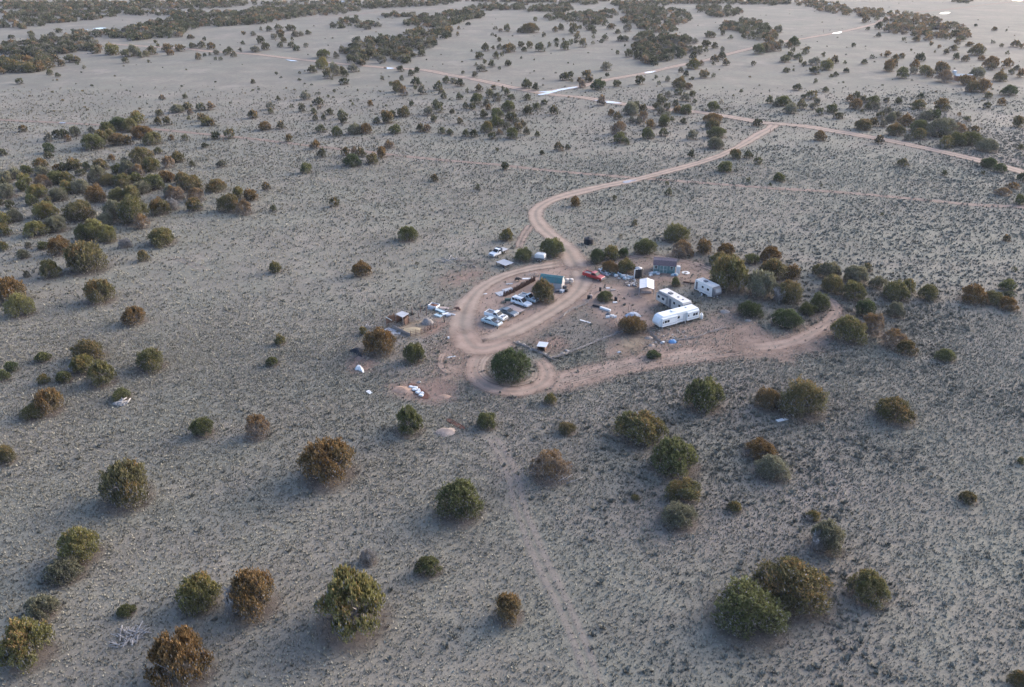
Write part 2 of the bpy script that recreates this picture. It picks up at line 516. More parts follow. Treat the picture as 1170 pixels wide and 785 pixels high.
blob('dirt_patch', 'bare ground behind the green shed', [(690, 298), (735, 294), (775, 292), (806, 300), (828, 318), (810, 330), (780, 325), (742, 325), (700, 320)], M_YARD, 3.5, 0.8, 0.5, 0.75)
blob('dirt_patch', 'brown dirt under the spreading rust tree', [(704, 384), (728, 380), (740, 388), (735, 400), (716, 404), (702, 396)], M_HAY, 2.5, 0.6, 0.6, 0.7)
blob('straw_floor', 'yellowish straw strewn on the corral floor', [(456, 374), (470, 368), (490, 366), (500, 372), (490, 382), (472, 386), (462, 380)], M_HAY, 1.2, 0.4, 0.9)
blob('dirt_patch', 'reddish dirt along the right end of the corral', [(488, 372), (505, 362), (512, 370), (500, 380), (486, 385)], M_RED, 1.5, 0.5, 0.7)
blob('dirt_patch', 'dark worn soil in the fenced garden plot', [(640, 366), (668, 352), (700, 372), (696, 388), (660, 398), (630, 408), (598, 392)], M_DARKG, 2.5, 0.7, 0.55, 0.9)
blob('dirt_patch', 'reddish dirt in front of the white roofed kennel', [(612, 388), (640, 384), (650, 396), (630, 405), (612, 398)], M_RED, 1.8, 0.5, 0.5, 0.8)
blob('pebble_patch', 'pale gravelly soil in the far upper right', [(1090, 168), (1130, 178), (1170, 182), (1170, 190), (1110, 182)], M_PALE, 5, 1.5, 0.3, 0.8)

road('dirt_track', 'faint two-track running down the bottom centre', [(556, 492), (572, 515), (586, 545), (592, 575), (604, 606), (620, 645), (638, 680), (654, 715), (668, 750), (684, 800)], 3.6, M_FAINT, 2, 0.7)
road('dirt_track', 'faint single track across the left middle', [(190, 292), (215, 300), (240, 312)], 3, M_FAINT, 2, 0.3)
road('dirt_track', 'thin straight two-track crossing the whole plain', [(-60, 133), (0, 137), (70, 140.5), (130, 144), (190, 149), (230, 153), (290, 159), (340, 165), (385, 170), (430, 175), (470, 179.5), (520, 184.5), (575, 189), (612, 193.5), (660, 198), (715, 202.5), (760, 206), (800, 209), (880, 215), (960, 220), (1050, 228), (1110, 234), (1170, 237), (1260, 243)], 3.6, M_TRACK, 4, 0.85)
road('dirt_track', 'far two-track beyond the upper left woods', [(286, 25), (320, 21), (360, 18.5), (400, 17), (440, 13), (500, 11), (560, 8)], 5, M_TRACK, 8, 0)
road('dirt_road', 'far dirt road in the upper right corner', [(1000, 26), (1030, 16), (1080, 11), (1130, 5), (1180, 0)], 6, M_TRACK, 8, 0)
road('dirt_track', 'short track forking off behind the flatbed truck', [(592, 286), (596, 274), (602, 264), (608, 256)], 3.0, M_TRACK, 1.5, 0.5)
road('dirt_track', 'curved track behind the green shed', [(702, 300), (730, 293), (765, 296), (800, 303), (822, 314), (828, 330)], 2.6, M_TRACK, 1.5, 0.5)
road('dirt_track', 'wheel track from the loop to the right', [(604, 446), (640, 436), (680, 426), (715, 418), (750, 412), (790, 406), (840, 400)], 6.5, M_YARD, 2, 0.6)
road('dirt_track', 'narrow wheel track below the trailer yard', [(640, 440), (700, 425), (740, 417), (790, 411), (850, 404), (900, 398)], 1.6, M_TRACK, 2, 0.5)
road('dirt_track', 'overlapping wheel track on the outer side of the right hand dirt fan', [(835, 406), (870, 407), (905, 403), (935, 394), (955, 380), (966, 364)], 3.2, M_FAINT, 1.5, 0.5)
blob('dirt_patch', 'ragged worn dirt along the bend right of the trailers', [(836, 382), (862, 378), (888, 392), (912, 382), (936, 368), (946, 356), (960, 356), (966, 372), (950, 388), (925, 400), (890, 408), (845, 408)], M_YARD, 4.5, 0.8, 0.7, 0.85)
road('dirt_road', 'pink dirt track bending up around the right junipers', [(850, 398), (895, 394), (926, 382), (946, 368), (956, 354), (950, 344), (940, 338)], [3.6, 4, 3.6, 3.4, 3.2, 2.6, 2], M_YARD, 1.5, 0.85)
road('dirt_road', 'loop of worn dirt circling the lone dark juniper', [(566, 400), (551, 406), (543, 418), (545, 432), (560, 443), (586, 448), (612, 443), (625, 431), (622, 418), (610, 407)], [5, 4.5, 4, 4, 4, 4, 4, 3.6, 3, 2.4], M_YARD, 1.2, 0.9)
road('dirt_road', 'ruts on the inside of the juniper loop', [(562, 404), (552, 414), (551, 427), (566, 437), (590, 440), (608, 434), (612, 424)], 1.6, M_DIRT, 1.0, 0.9)
road('dirt_track', 'small curved wheel mark near the trench', [(508, 402), (503, 412), (506, 422), (516, 428)], 1.3, M_YARD, 0.8, 0.5)
road('dirt_road', 'main dirt road across the plain, left and right of the junction', [(120, 50), (165, 53), (215, 56), (236, 58.5), (290, 62), (310, 64.2), (350, 69), (390, 73), (440, 77.5), (483, 80), (510, 85), (535, 89.5), (560, 94.5), (590, 101), (625, 107.5), (665, 111.5), (692, 116), (725, 121), (760, 125), (790, 127.5), (820, 131.5), (850, 136.5), (872, 140.5), (892, 142), (920, 144.5), (950, 149.5), (1000, 158), (1050, 168), (1110, 181.5), (1170, 197), (1240, 216)], 7.5, M_DIRT, 4, 1.0)
road('dirt_road', 'dirt road branching away to the upper right', [(618, 107), (640, 102.5), (661, 99.5), (690, 92), (730, 85), (760, 78.5), (785, 73), (808, 68.5), (830, 62.5), (862, 54.5), (895, 47.5), (920, 43.8), (956, 37.5), (980, 32.3), (1006, 25.5)], 7, M_DIRT, 5, 1.0)
road('dirt_road', 'winding dirt road from the junction down to the homestead', [(886, 141), (880, 147), (866, 154.5), (842, 169), (812, 182), (765, 195.5), (718, 207.5), (690, 213), (665, 219), (642, 225), (624, 232), (613, 241), (613, 251), (622, 263), (634, 273), (646, 284), (655, 297), (662, 312)], [6, 6, 5.5, 5, 4.6, 4.6, 4.6, 4.8, 5, 5.2, 5.6, 6, 5.6, 5, 5, 6, 7, 6], M_DIRT, 2, 1.0)
road('dirt_road', 'curving dirt drive around the parked cars', [(652, 300), (625, 304), (598, 309), (570, 318), (548, 331), (535, 347), (529, 363), (529, 380), (540, 391), (560, 389), (590, 377), (617, 363), (640, 349), (658, 335), (666, 320), (660, 304)], [6, 4.4, 4, 4, 4.4, 5.4, 6.5, 7.5, 7, 5.6, 4.8, 4.8, 5.2, 5.6, 5.5, 5], M_DIRT, 1.5, 1.0)
road('dirt_road', 'dirt drive running down from the cars to the loop', [(530, 372), (533, 388), (545, 398), (566, 396), (600, 382)], [6, 7, 7, 5, 3], M_YARD, 1.5, 1.0)

M_WATER = water_material()
def puddle(label, pxs):
    z = nextz() + 0.02
    L = np.array([P(*p)[:2] for p in pxs])
    c = L.mean(0)
    pts = []
    for a, b_ in zip(L, np.roll(L, -1, 0)):
        for k in range(6):
            t = k / 6
            q = a * (1 - t) + b_ * t
            n = (vnoise(q[0], q[1], 3.0, 21) - 0.5) * 1.6
            d = q - c; d = d / (np.linalg.norm(d) + 1e-6)
            q = q + d * (n + 0.8 * (math.sin(math.pi * t) - 0.5) * 0.6)
            pts.append((q[0], q[1], z))
    o = pydata('puddle', pts, [tuple(range(len(pts)))], M_WATER)
    tag(o, label, kind='structure')
puddle('long bright puddle where the far road branches', [(612, 108.6), (619, 107.2), (629, 104.5), (640, 101.9), (657, 99.3), (661, 99.6), (650, 101.9), (638, 104.3), (628, 107.2), (620, 108.8)])
puddle('short bright puddle left of the branch', [(615, 105.3), (625, 104.4), (634, 104.2), (630, 105.0), (622, 105.8)])
puddle('bright puddle on the main road right of the branch', [(678, 114.6), (690, 115.3), (702, 116.4), (711, 118.4), (702, 118.4), (690, 117.6)])
puddle('bright puddle on the winding road', [(712, 208.6), (716, 207.2), (724, 205.9), (728, 206.0), (724, 207.8), (716, 209.8)])
puddle('bright puddle on the branching road among junipers', [(736, 83.2), (742, 82.0), (750, 81.0), (748, 82.6), (740, 84.0)])
puddle('bright puddle on the far main road at the left', [(439, 77.0), (446, 77.3), (450, 78.4), (444, 79.2), (438, 78.4)])
puddle('thin puddle on the far main road', [(326, 68.2), (336, 69.3), (340, 70.4), (332, 70.0)])
puddle('thin puddle beside the roadside junipers', [(375, 72.6), (384, 73.2), (386, 74.4), (378, 73.8)])
puddle('bright puddle far away on the upper right road', [(951, 38.4), (957, 36.9), (962, 36.5), (960, 38.0), (954, 38.8)])
puddle('small puddle on the thin track at the left', [(68, 140.4), (73, 140.3), (76, 140.9), (70, 141.4)])
puddle('long far puddle in the upper left', [(105, 33.2), (113, 31.8), (122, 31.9), (120, 33.0), (110, 33.6)])
puddle('thin far puddle in the upper left', [(82, 34.8), (92, 34.2), (104, 33.6), (98, 34.6)])
puddle('round far puddle in the upper right', [(1073, 15.6), (1079, 14.2), (1086, 14.3), (1083, 15.8), (1077, 16.2)])
puddle('distant puddle at the top right edge', [(1156, 0.8), (1163, -0.6), (1170, -0.2), (1166, 1.2)])
puddle('distant puddle at the top left edge', [(116, 0.4), (121, -0.8), (128, -0.4), (124, 0.9)])

# ------------------------------------------------------------------ bunch grass and sage (stuff)
def tufts(name, label, n, dmin, dmax, dens, size, K, wid, m, seed, spread=0.35, up=1.0):
    rng = np.random.default_rng(seed)
    lo, hi = max(50, dmin - 15), dmax + 15
    n = int(n * (hi ** 2 - lo ** 2) / (dmax ** 2 - dmin ** 2))
    y = np.sqrt(rng.uniform(lo ** 2, hi ** 2, n))
    half = (y * math.cos(PITCH) + CAM_H * math.sin(PITCH)) * (585 / FPX) * 1.12 + 4
    x = rng.uniform(-1, 1, n) * half
    keep = rng.random(n) < dens(x, y) * (1 - bare_at(x, y)) * np.clip((470 - y) / 170, 0, 1) * (np.clip((y - dmin + 15) / 30, 0, 1) if dmin > 60 else 1) * np.clip((dmax + 15 - y) / 30, 0, 1)
    x, y = x[keep], y[keep]
    N = len(x)
    s = size * (0.45 + 1.1 * rng.random(N) ** 2.2 + 0.25 * rng.random(N)) * (1 + y / 420)
    ang = rng.uniform(0, 2 * math.pi, (N, K))
    rad = rng.uniform(0.1, 1, (N, K)) * spread * s[:, None]
    bx, by = x[:, None] + np.cos(ang) * rad, y[:, None] + np.sin(ang) * rad
    h = s[:, None] * rng.uniform(0.5, 1.0, (N, K)) * up
    lean = rng.uniform(0.2, 0.9, (N, K)) * s[:, None] * 0.6
    tx, ty = bx + np.cos(ang) * lean, by + np.sin(ang) * lean
    wx, wy = -np.sin(ang) * wid * s[:, None], np.cos(ang) * wid * s[:, None]
    z0 = np.zeros_like(bx)
    V = np.stack([np.stack([bx - wx, by - wy, z0], -1), np.stack([bx + wx, by + wy, z0], -1), np.stack([tx, ty, h], -1)], 2).reshape(-1, 3)
    me = arr_mesh(name, V, 3, m)
    r = np.repeat(np.clip(rng.random(N)[:, None] * 0.7 + rng.random((N, K)) * 0.3, 0, 1), 3)
    add_attr(me, 'rnd', r)
    o = link(name, me)
    tag(o, label, kind='stuff')
    return N
def zone(x, y): return np.clip((vnoise(x, y, 38, 5) * 0.5 + vnoise(x, y, 13, 6) * 0.3 + vnoise(x, y, 4.5, 14) * 0.2 - 0.5) * 1.5 + 0.5, 0, 1)
def right(x, y):
    # sage grows denser towards the right and low centre of the plain
    q = (x - (y - 105) * 0.10) / (0.5 * y + 20)
    return np.clip(0.30 + 0.75 * (q + 0.15), 0.10, 1.0)
M_SAGE = tuft_material('grey_sage', (0.138, 0.136, 0.112), (0.200, 0.195, 0.161))
M_SAGEFAR = tuft_material('grey_sage_far', (0.150, 0.150, 0.125), (0.215, 0.210, 0.176))
M_GRASS = tuft_material('dry_bunch_grass', (0.245, 0.234, 0.185), (0.42, 0.396, 0.320))
M_GRASSD = tuft_material('grey_bunch_grass', (0.132, 0.127, 0.102), (0.218, 0.208, 0.168))
def d_sage(x, y): return np.clip((zone(x, y) - 0.30) * 2.4, 0.05, 1) * right(x, y)
def d_grass(x, y): return np.clip(1.25 - zone(x, y) * 0.9, 0.15, 1)
tufts('dry_grass', 'pale dry bunch grass covering the plain', 150000, 55, 150, lambda x, y: d_grass(x, y), 0.21, 4, 0.22, M_GRASS, 11)
tufts('dry_grass', 'pale dry bunch grass over the middle of the plain', 85000, 150, 300, lambda x, y: d_grass(x, y), 0.26, 5, 0.20, M_GRASS, 12)
tufts('dry_grass', 'grey bunch grass between the pale clumps', 170000, 55, 160, lambda x, y: np.clip(0.35 + zone(x, y), 0, 1), 0.21, 4, 0.20, M_GRASSD, 13)
tufts('dry_grass', 'grey bunch grass over the middle of the plain', 120000, 160, 470, lambda x, y: np.clip(0.2 + zone(x, y), 0, 1), 0.32, 4, 0.26, M_GRASSD, 14)
tufts('sage_scrub', 'low dark grey sage bushes dotted over the near ground', 22000, 55, 170, d_sage, 0.36, 12, 0.30, M_SAGE, 15, 0.55, 0.8)
tufts('sage_scrub', 'low dark grey sage bushes over the middle ground', 90000, 170, 470, lambda x, y: d_sage(x, y) * 0.70 + 0.04, 0.32, 6, 0.42, M_SAGEFAR, 16, 0.55, 0.8)

# ------------------------------------------------------------------ junipers
M_LEAF = foliage_material('juniper_foliage', False)
M_LEAF_FAR = foliage_material('far_juniper_foliage', True)
M_BARK = mat('weathered_grey_bark', (0.23, 0.20, 0.18), 0.9, 0.3, 6.0)
M_DEAD = mat('bleached_dead_wood', (0.30, 0.285, 0.27), 0.9, 0.3, 4.0)

def crown_arrays(seed, n, length, width, nl, spread=0.60, lr=(0.26, 0.42), gap=0.0, low=0.22, twig=0.08, top=0.76, amp=0.16):
    rng = np.random.default_rng(seed)
    C, Rr = [], []
    for i in range(nl):
        a = i * 2.39996 + rng.uniform(-0.5, 0.5)
        rr = math.sqrt((i + 0.5) / nl) * spread * rng.uniform(0.85, 1.15)
        r = rng.uniform(*lr)
        z = low + (top - low) * (1 - (rr / (spread * 1.1)) ** 2) * rng.uniform(0.75, 1.1)
        C.append((rr * math.cos(a), rr * math.sin(a), z)); Rr.append(r)
        if rr > 0.35 * spread and rng.random() < 0.75:      # skirt lobe
            C.append((rr * 1.12 * math.cos(a + 0.3), rr * 1.12 * math.sin(a + 0.3), low * rng.uniform(0.7, 1.2))); Rr.append(r * 0.82)
    C, Rr = np.array(C), np.array(Rr)
    p = Rr ** 2 / (Rr ** 2).sum()
    N = int(n * 1.9)
    k = rng.choice(len(C), N, p=p)
    d = rng.normal(size=(N, 3)); d /= np.linalg.norm(d, axis=1)[:, None]
    d[:, 2] = np.where(rng.random(N) < 0.7, np.abs(d[:, 2]), d[:, 2])
    f = np.where(rng.random(N) < 0.78, rng.uniform(0.82, 1.08, N), rng.uniform(0.3, 0.85, N))
    bump = 1 + amp * np.sin(d[:, 0] * 7 + seed + k) * np.sin(d[:, 1] * 8 + k) + 0.10 * np.sin(d[:, 2] * 13 + k * 2)
    Pp = C[k] + d * (Rr[k] * f * bump)[:, None] * np.array([1, 1, 0.92])
    if gap > 0:
        g = (np.sin(Pp[:, 0] * 8 + seed) * np.sin(Pp[:, 1] * 9 + 2 * seed) * np.sin(Pp[:, 2] * 10)) > (0.55 - gap)
    else: g = np.zeros(N, bool)
    hid = np.zeros(N, bool)
    for c, r in zip(C, Rr):
        hid |= np.linalg.norm(Pp - c, axis=1) < r * 0.55
    ok = (Pp[:, 2] > 0.02) & ~g & (~hid | (rng.random(N) < 0.15))
    Pp, d, k = Pp[ok][:n], d[ok][:n], k[ok][:n]
    m = len(Pp)
    t = d * 0.55 + np.array([0, 0, 0.75]) + rng.normal(size=(m, 3)) * 0.35
    t /= np.linalg.norm(t, axis=1)[:, None]
    s = np.cross(t, rng.normal(size=(m, 3))); s /= np.linalg.norm(s, axis=1)[:, None]
    L = length * rng.uniform(0.6, 1.3, m)[:, None]; W = width * rng.uniform(0.6, 1.3, m)[:, None]
    V = np.stack([Pp - t * L * 0.5, Pp + s * W * 0.5, Pp + t * L * 0.5, Pp - s * W * 0.5], 1)
    V[:, :, 2] = np.maximum(V[:, :, 2], 0.005)
    e = np.percentile(np.hypot(Pp[:, 0], Pp[:, 1]), 98.5); ez = np.percentile(Pp[:, 2], 99.3)
    V = V / np.array([e, e, ez])
    lrnd = rng.random(m)
    clump = rng.random(len(C))[k]
    # rust shows at the tops of clumps that carry it
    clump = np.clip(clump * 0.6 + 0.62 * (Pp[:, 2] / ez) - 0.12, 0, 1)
    dead = (rng.random(m) < twig * np.clip(2.6 - 2.9 * Pp[:, 2] / ez, 0.25, 3)).astype(float)
    A = np.stack([lrnd, clump, dead, np.ones(m)], 1)
    return V, A
def crown_mesh(name, *a, **k):
    V, A = crown_arrays(*a, **k)
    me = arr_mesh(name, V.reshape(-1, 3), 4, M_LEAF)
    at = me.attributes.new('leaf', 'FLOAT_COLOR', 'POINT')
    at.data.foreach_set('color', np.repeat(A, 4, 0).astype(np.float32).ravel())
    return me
def limb_mesh(name, seed, n=8, twigs=26, m=None, reach=0.62, tall=0.72, fat=1.0):
    rng = random.Random(seed)
    segs = []
    for i in range(n):
        a = i * 2.4 + rng.uniform(-.4, .4)
        r = reach * rng.uniform(0.5, 1.0)
        p0 = Vector((rng.uniform(-.05, .05), rng.uniform(-.05, .05), -0.02))
        p1 = Vector((r * .35 * math.cos(a), r * .35 * math.sin(a), tall * .33))
        p2 = Vector((r * math.cos(a + .2), r * math.sin(a + .2), tall * rng.uniform(.6, 1.0)))
        segs += [(p0, p1, 0.045, 0.032), (p1, p2, 0.032, 0.014)]
        for j in range(twigs // n + 1):
            b0 = p1.lerp(p2, rng.uniform(0.2, 1.0))
            b1 = b0 + Vector((rng.uniform(-1, 1), rng.uniform(-1, 1), rng.uniform(-.2, .9))).normalized() * rng.uniform(.12, .30)
            segs.append((b0, b1, 0.011 * fat, 0.006 * fat))
    vs, fs = tubes_np(segs, 5)
    me = bpy.data.meshes.new(name); me.from_pydata(vs, [], fs); me.materials.append(m or M_BARK)
    return me
HI = [crown_mesh('juniper_crown', s, 11500, 0.075, 0.040, nl, sp, lr, gap, twig=0.14, amp=0.30) for s, nl, sp, lr, gap in
      ((1, 14, .66, (.20, .34), .05), (2, 20, .72, (.15, .27), .10), (3, 10, .62, (.24, .40), .02), (4, 26, .78, (.12, .24), .14), (5, 17, .70, (.16, .32), .08), (6, 12, .64, (.20, .38), .04))]
HS = [crown_mesh('open_juniper_crown', s, 6500, 0.085, 0.036, nl, .68, (.16, .26), .22, twig=.30) for s, nl in ((11, 13), (12, 16), (13, 11))]
MD = [crown_mesh('juniper_crown', s, 2300, 0.15, 0.080, nl, .64, lr, 0.03, twig=0.14, amp=0.24) for s, nl, lr in
      ((21, 9, (.28, .42)), (22, 12, (.22, .36)), (23, 7, (.30, .46)), (24, 14, (.20, .34)), (25, 10, (.26, .40)))]
MS = [crown_mesh('open_juniper_crown', s, 1500, 0.16, 0.075, nl, .66, (.18, .28), .15, twig=.25) for s, nl in ((31, 9), (32, 12))]
LO = [crown_mesh('juniper_crown', s, 420, 0.30, 0.20, nl, .58, (.30, .44), 0) for s, nl in ((41, 6), (42, 8), (43, 5), (44, 9))]
LIMB = [limb_mesh('juniper_trunk', s) for s in (1, 2, 3)]
DEADC = crown_mesh('dead_twig_mass', 51, 2200, 0.20, 0.030, 9, .66, (.18, .30), .25, twig=40)
DEADM = [limb_mesh('dead_twigs', s, 16, 330, M_DEAD, .95, .80, 1.9) for s in (5, 6)]

TINT = {  # foliage colour, share of rust in it
    'g': ((0.098, 0.108, 0.056), 0.02), 'd': ((0.062, 0.081, 0.046), 0.02), 'o': ((0.121, 0.121, 0.063), 0.20),
    'y': ((0.150, 0.150, 0.070), 0.22), 'm': ((0.108, 0.104, 0.060), 0.30), 'r': ((0.124, 0.104, 0.062), 0.52),
    's': ((0.142, 0.146, 0.111), 0.05), 'b': ((0.182, 0.142, 0.108), 0.34), 'w': ((0.270, 0.257, 0.230), 0.0)}
WORD = {'g': 'green', 'd': 'dark green', 'o': 'olive green', 'y': 'yellowish green', 'm': 'rusty olive', 'r': 'rust-coloured', 's': 'grey-green', 'b': 'thin brownish', 'w': 'bare grey'}

# centre x, centre y, width, height in picture points, colour; optional own label
NEAR = '''
89.7,622,42,46,y|tall yellow-olive juniper at the lower left, above the paired clumps
74,649,42,30,s|grey-green lower clump joined to the tall yellow-olive juniper at the lower left
47,694,36,28,s|dusty grey-green juniper just above the orange one in the lower left corner
29,733,54,72,y|large orange-tinged juniper in the lower left corner
226,675,46,42,y|rounded yellow-green juniper beside the rusty one with white dead limbs
287,677,54,64,r|rusty juniper with bleached white dead limbs on its left side
202,752,68,68,r|large rust-orange juniper cut by the bottom edge of the photo
401,687,78,80,y|largest bright green lumpy juniper, below centre left of the photo
421,635,20,20,w|small dead grey bush just above the largest bright green juniper
489.5,646,28,24,g|small round green juniper right of the dead grey bush
581,694,34,38,r|small rounded orange juniper near the bottom centre
858,695,82,64,g|big spreading green juniper, the left one of the lower right pair
908,668,82,62,m|big domed juniper with an orange right flank, lower right pair
946,612,38,40,s|bluish grey half-dead juniper above the big lower right pair
930,589,18,12,o|low olive bush just above the bluish grey half-dead juniper
993,670,44,38,o|dark olive spiky juniper right of the big lower right pair
1166,776,22,20,m|rusty juniper cut by the bottom right corner of the photo
3,429,14,16,g|dark green bush cut by the left edge, nearer of the two
12,419,15,12,d|small dark bush beside the left edge, farther of the two
48,408,18,12,g|small low green bush left of the loose olive cluster
49,433,13,12,o|smallest olive bush below the low green one at the left
100,400,34,24,m|rust-topped juniper at the back of the left loose cluster
94,416,26,20,y|yellow juniper in the middle of the left loose cluster
115,426,31,28,o|olive juniper at the front right of the left loose cluster
73,430,18,14,g|dark green bush at the left of the loose cluster
170.5,411,33,25,o|lone domed olive juniper right of the left loose cluster
138,450,21,14,g|small green juniper over a bleached fallen stump
54,459,30,28,r|rusty upright juniper at the left, below the loose cluster
37,470,26,18,o|olive lower half joined to the rusty upright juniper
231,488,24,21,g|small dark green juniper alone in the left middle
292,487,28,29,b|thin tan-brown juniper right of the small dark green one
5,519,22,32,m|thin rusty juniper cut by the left edge
141,552,56,50,m|tall spiky rust and olive juniper alone in the left foreground
320,388,13,12,o|small olive bush, upper of a pair left of the black tarp
311,413,15,11,g|small dark bush, lower of a pair left of the black tarp
433,390,34,29,r|round rust-topped juniper beside the corral
473,403,24,22,g|round green juniper right of the rust-topped one by the corral
414.7,377.6,10,12,o|small olive bush at the left end of the corral
581,417,42,36,d|dark juniper ringed by the looping dirt track
467,480,33,31,g|bushy green juniper below the sack filled trench
556.5,480,23,19,g|small round green juniper right of the tan dirt mound
374,527,60,50,r|large rust-brown juniper left of centre in the foreground
524,571,52,44,g|large round green juniper in the centre foreground
629,456,15,13,o|small dark bush just below the looping track
648,489,20,15,m|small brownish bush below the looping track
805,450,43,36,g|lumpy green juniper below the track at centre right
732,487,54,37,o|wide flat-topped olive juniper in the right foreground
773,521,54,42,g|broad dark green juniper just below the wide olive one
629,531,45,36,b|thin olive juniper with a bare fallen limb at centre
781,560,36,28,o|dark olive juniper behind the lower half of a touching pair
776,588,42,30,s|grey-green juniper, front one of the touching pair
726,568,10,8,o|tiny bush left of the touching olive pair
840,579,18,14,o|small olive bush right of the touching olive pair
878,455,26,24,r|small rusty juniper beside the big golden-olive one
918,454,50,42,m|big golden-olive domed juniper at right, near the white board
890,458,22,16,w|bare grey dead branches between the rusty and golden junipers
1024,469,43,28,m|low flat dark rusty juniper alone at the right
1081,405.5,20,14,g|small bright green bush alone right of the homestead
870,513,36,20,r|rusty upper half of a two-toned juniper at the right
882,533,38,28,s|grey-green lower half of the two-toned juniper at the right
1107,568,21,13,m|small low brown-olive bush at the far right foreground
1167,526,9,9,o|tiny bush cut by the right edge
723,370.5,33,20,r|spreading rust and yellow tree in the yard, left of the longest white trailer
746,405,17,9,d|low dark shrub below the spreading rust tree
145,697,20,14,g|small bright green sprig above the fallen dead tree
3,281,11,13,o
26,290,13,11,s
32,280,8,7,s
49.5,280,15,9,g
67,281,22,20,r|rusty juniper left of the large grey and rust one
97,293,46,34,m|large grey and rust juniper below the left grove
57,307,22,25,o|olive and rust juniper in front of the left grove
30,313,9,8,s
10,331,32,28,r|rusty juniper at the left edge below the grove
22,348,28,26,y|yellow-olive juniper in front of the rusty left edge one
112,333,33,26,m|rounded rusty-olive juniper alone below the left grove
152.5,360,26,20,r|rounded rust juniper alone, nearest below the left grove
163,292,13,12,m|small rusty bush right of the large grey and rust juniper
143,277,15,11,w|small dead grey bush at the left, above the rusty bush
184,270,32,19,o|wide olive juniper at the right end of the left grove
314,305,14,14,o|small olive bush alone on the open plain left of the homestead
413,307,21,16,r|rusty dome alone left of the log pile
465,267,22,16,g|round green juniper alone above the log pile
578.5,268,15,14,o|small round juniper beyond the flatbed truck
631,282,26,20,g|round green juniper beside the winding road, nearest the box trailer
598,291,20,15,g|round green juniper between the flatbed truck and box trailer
620.5,332,27,27,m|rust-topped juniper leaning against the teal roofed shed
683,292.5,20,15,d|dark round juniper, left of three behind the red pickup
699,288,18,16,y|yellow-green juniper, middle of three behind the red pickup
713,289,13,11,d|dark small juniper, right of three behind the red pickup
697,305,20,14,r|rusty juniper behind the junk pile, left one
716,304,19,16,o|olive juniper behind the junk pile, beside the tall black tank
738,281.5,24,18,g|spiky green juniper behind the green shed, to its left
773,265.5,30,20,o|round olive juniper on the rise behind the green shed
779,284,24,18,b|thin brown half-bare juniper right behind the green shed
789,289,9,11,r|rusty sprig at the foot of the thin brown juniper
805,281,18,17,r|rust-topped small tree right behind the green shed
772,322,11,11,g|small round bush between the green shed and trailers
691.5,338,19,12,g|small flat-topped green tree in the dirt yard
725,254.6,8,7,o
709,270,5,4,s
830,286,22,16,r|rust-topped juniper at the back of the trailer grove
821,295,18,15,o|olive juniper left of the trailer grove's rusty top
839,297,14,13,o|small olive juniper right of the trailer grove's rusty top
831,313,46,38,o|largest dark olive juniper right beside the small camper
859,296,18,12,g|small dark green bush behind the grey-green round juniper
881,290,24,17,r|rusty juniper at the back of the right hand grove
884,308,30,25,m|rust and olive juniper in the middle of the right hand grove
905,310,18,25,r|tall orange juniper at the right of the grove
870,325,33,30,s|large round grey-green juniper in front of the grove
900,333,30,24,m|rust-topped grey juniper in front of the orange one
857,353,28,18,d|low dark juniper below the small camper
899,363,32,21,d|lumpy dark green juniper in the fork of the right track
936,345,22,21,g|round green juniper inside the bend of the right track
924,353,20,14,g|smaller green juniper touching the one inside the bend
935,307,13,12,o
948,309,24,19,s|grey-green juniper at the upper right of the homestead
951,324,24,20,o|olive juniper just in front of the grey-green one, upper right of homestead
970,376,36,29,o|olive and rust juniper right of the bending track
997,370,30,26,b|thin grey-brown juniper right of the bending track
979,313,27,20,s|domed grey-green juniper behind the right hand row
991,305,13,10,o
975,332,30,21,o|olive juniper in the right hand row
1003.5,323,18,14,s|small pale grey-green juniper in the right hand row
1024,332,28,22,o|broad green-olive juniper at the end of the right hand row
1038,327,18,23,o|darker half joined to the broad green-olive juniper
1061,334,21,18,o|last juniper at the right end of the right hand row
989.5,352,23,19,d|dark round juniper in front of the right hand row
1024,354,19,17,s|small grey-olive juniper below the broad green-olive one
1022,387,28,22,b|grey-rust juniper right below the bending track
1037,397,22,17,m|rusty tail of the grey-rust juniper
1113,336,30,21,r|rusty grey juniper, left of the far right clump
1135,340,22,15,o|olive juniper in the middle of the far right clump
1153,326,17,13,g|small dark juniper at the top of the far right clump
1153,337,14,9,d
1153,347,22,15,r|rusty low juniper at the right of the far right clump
1159,308,6,5,g
'''
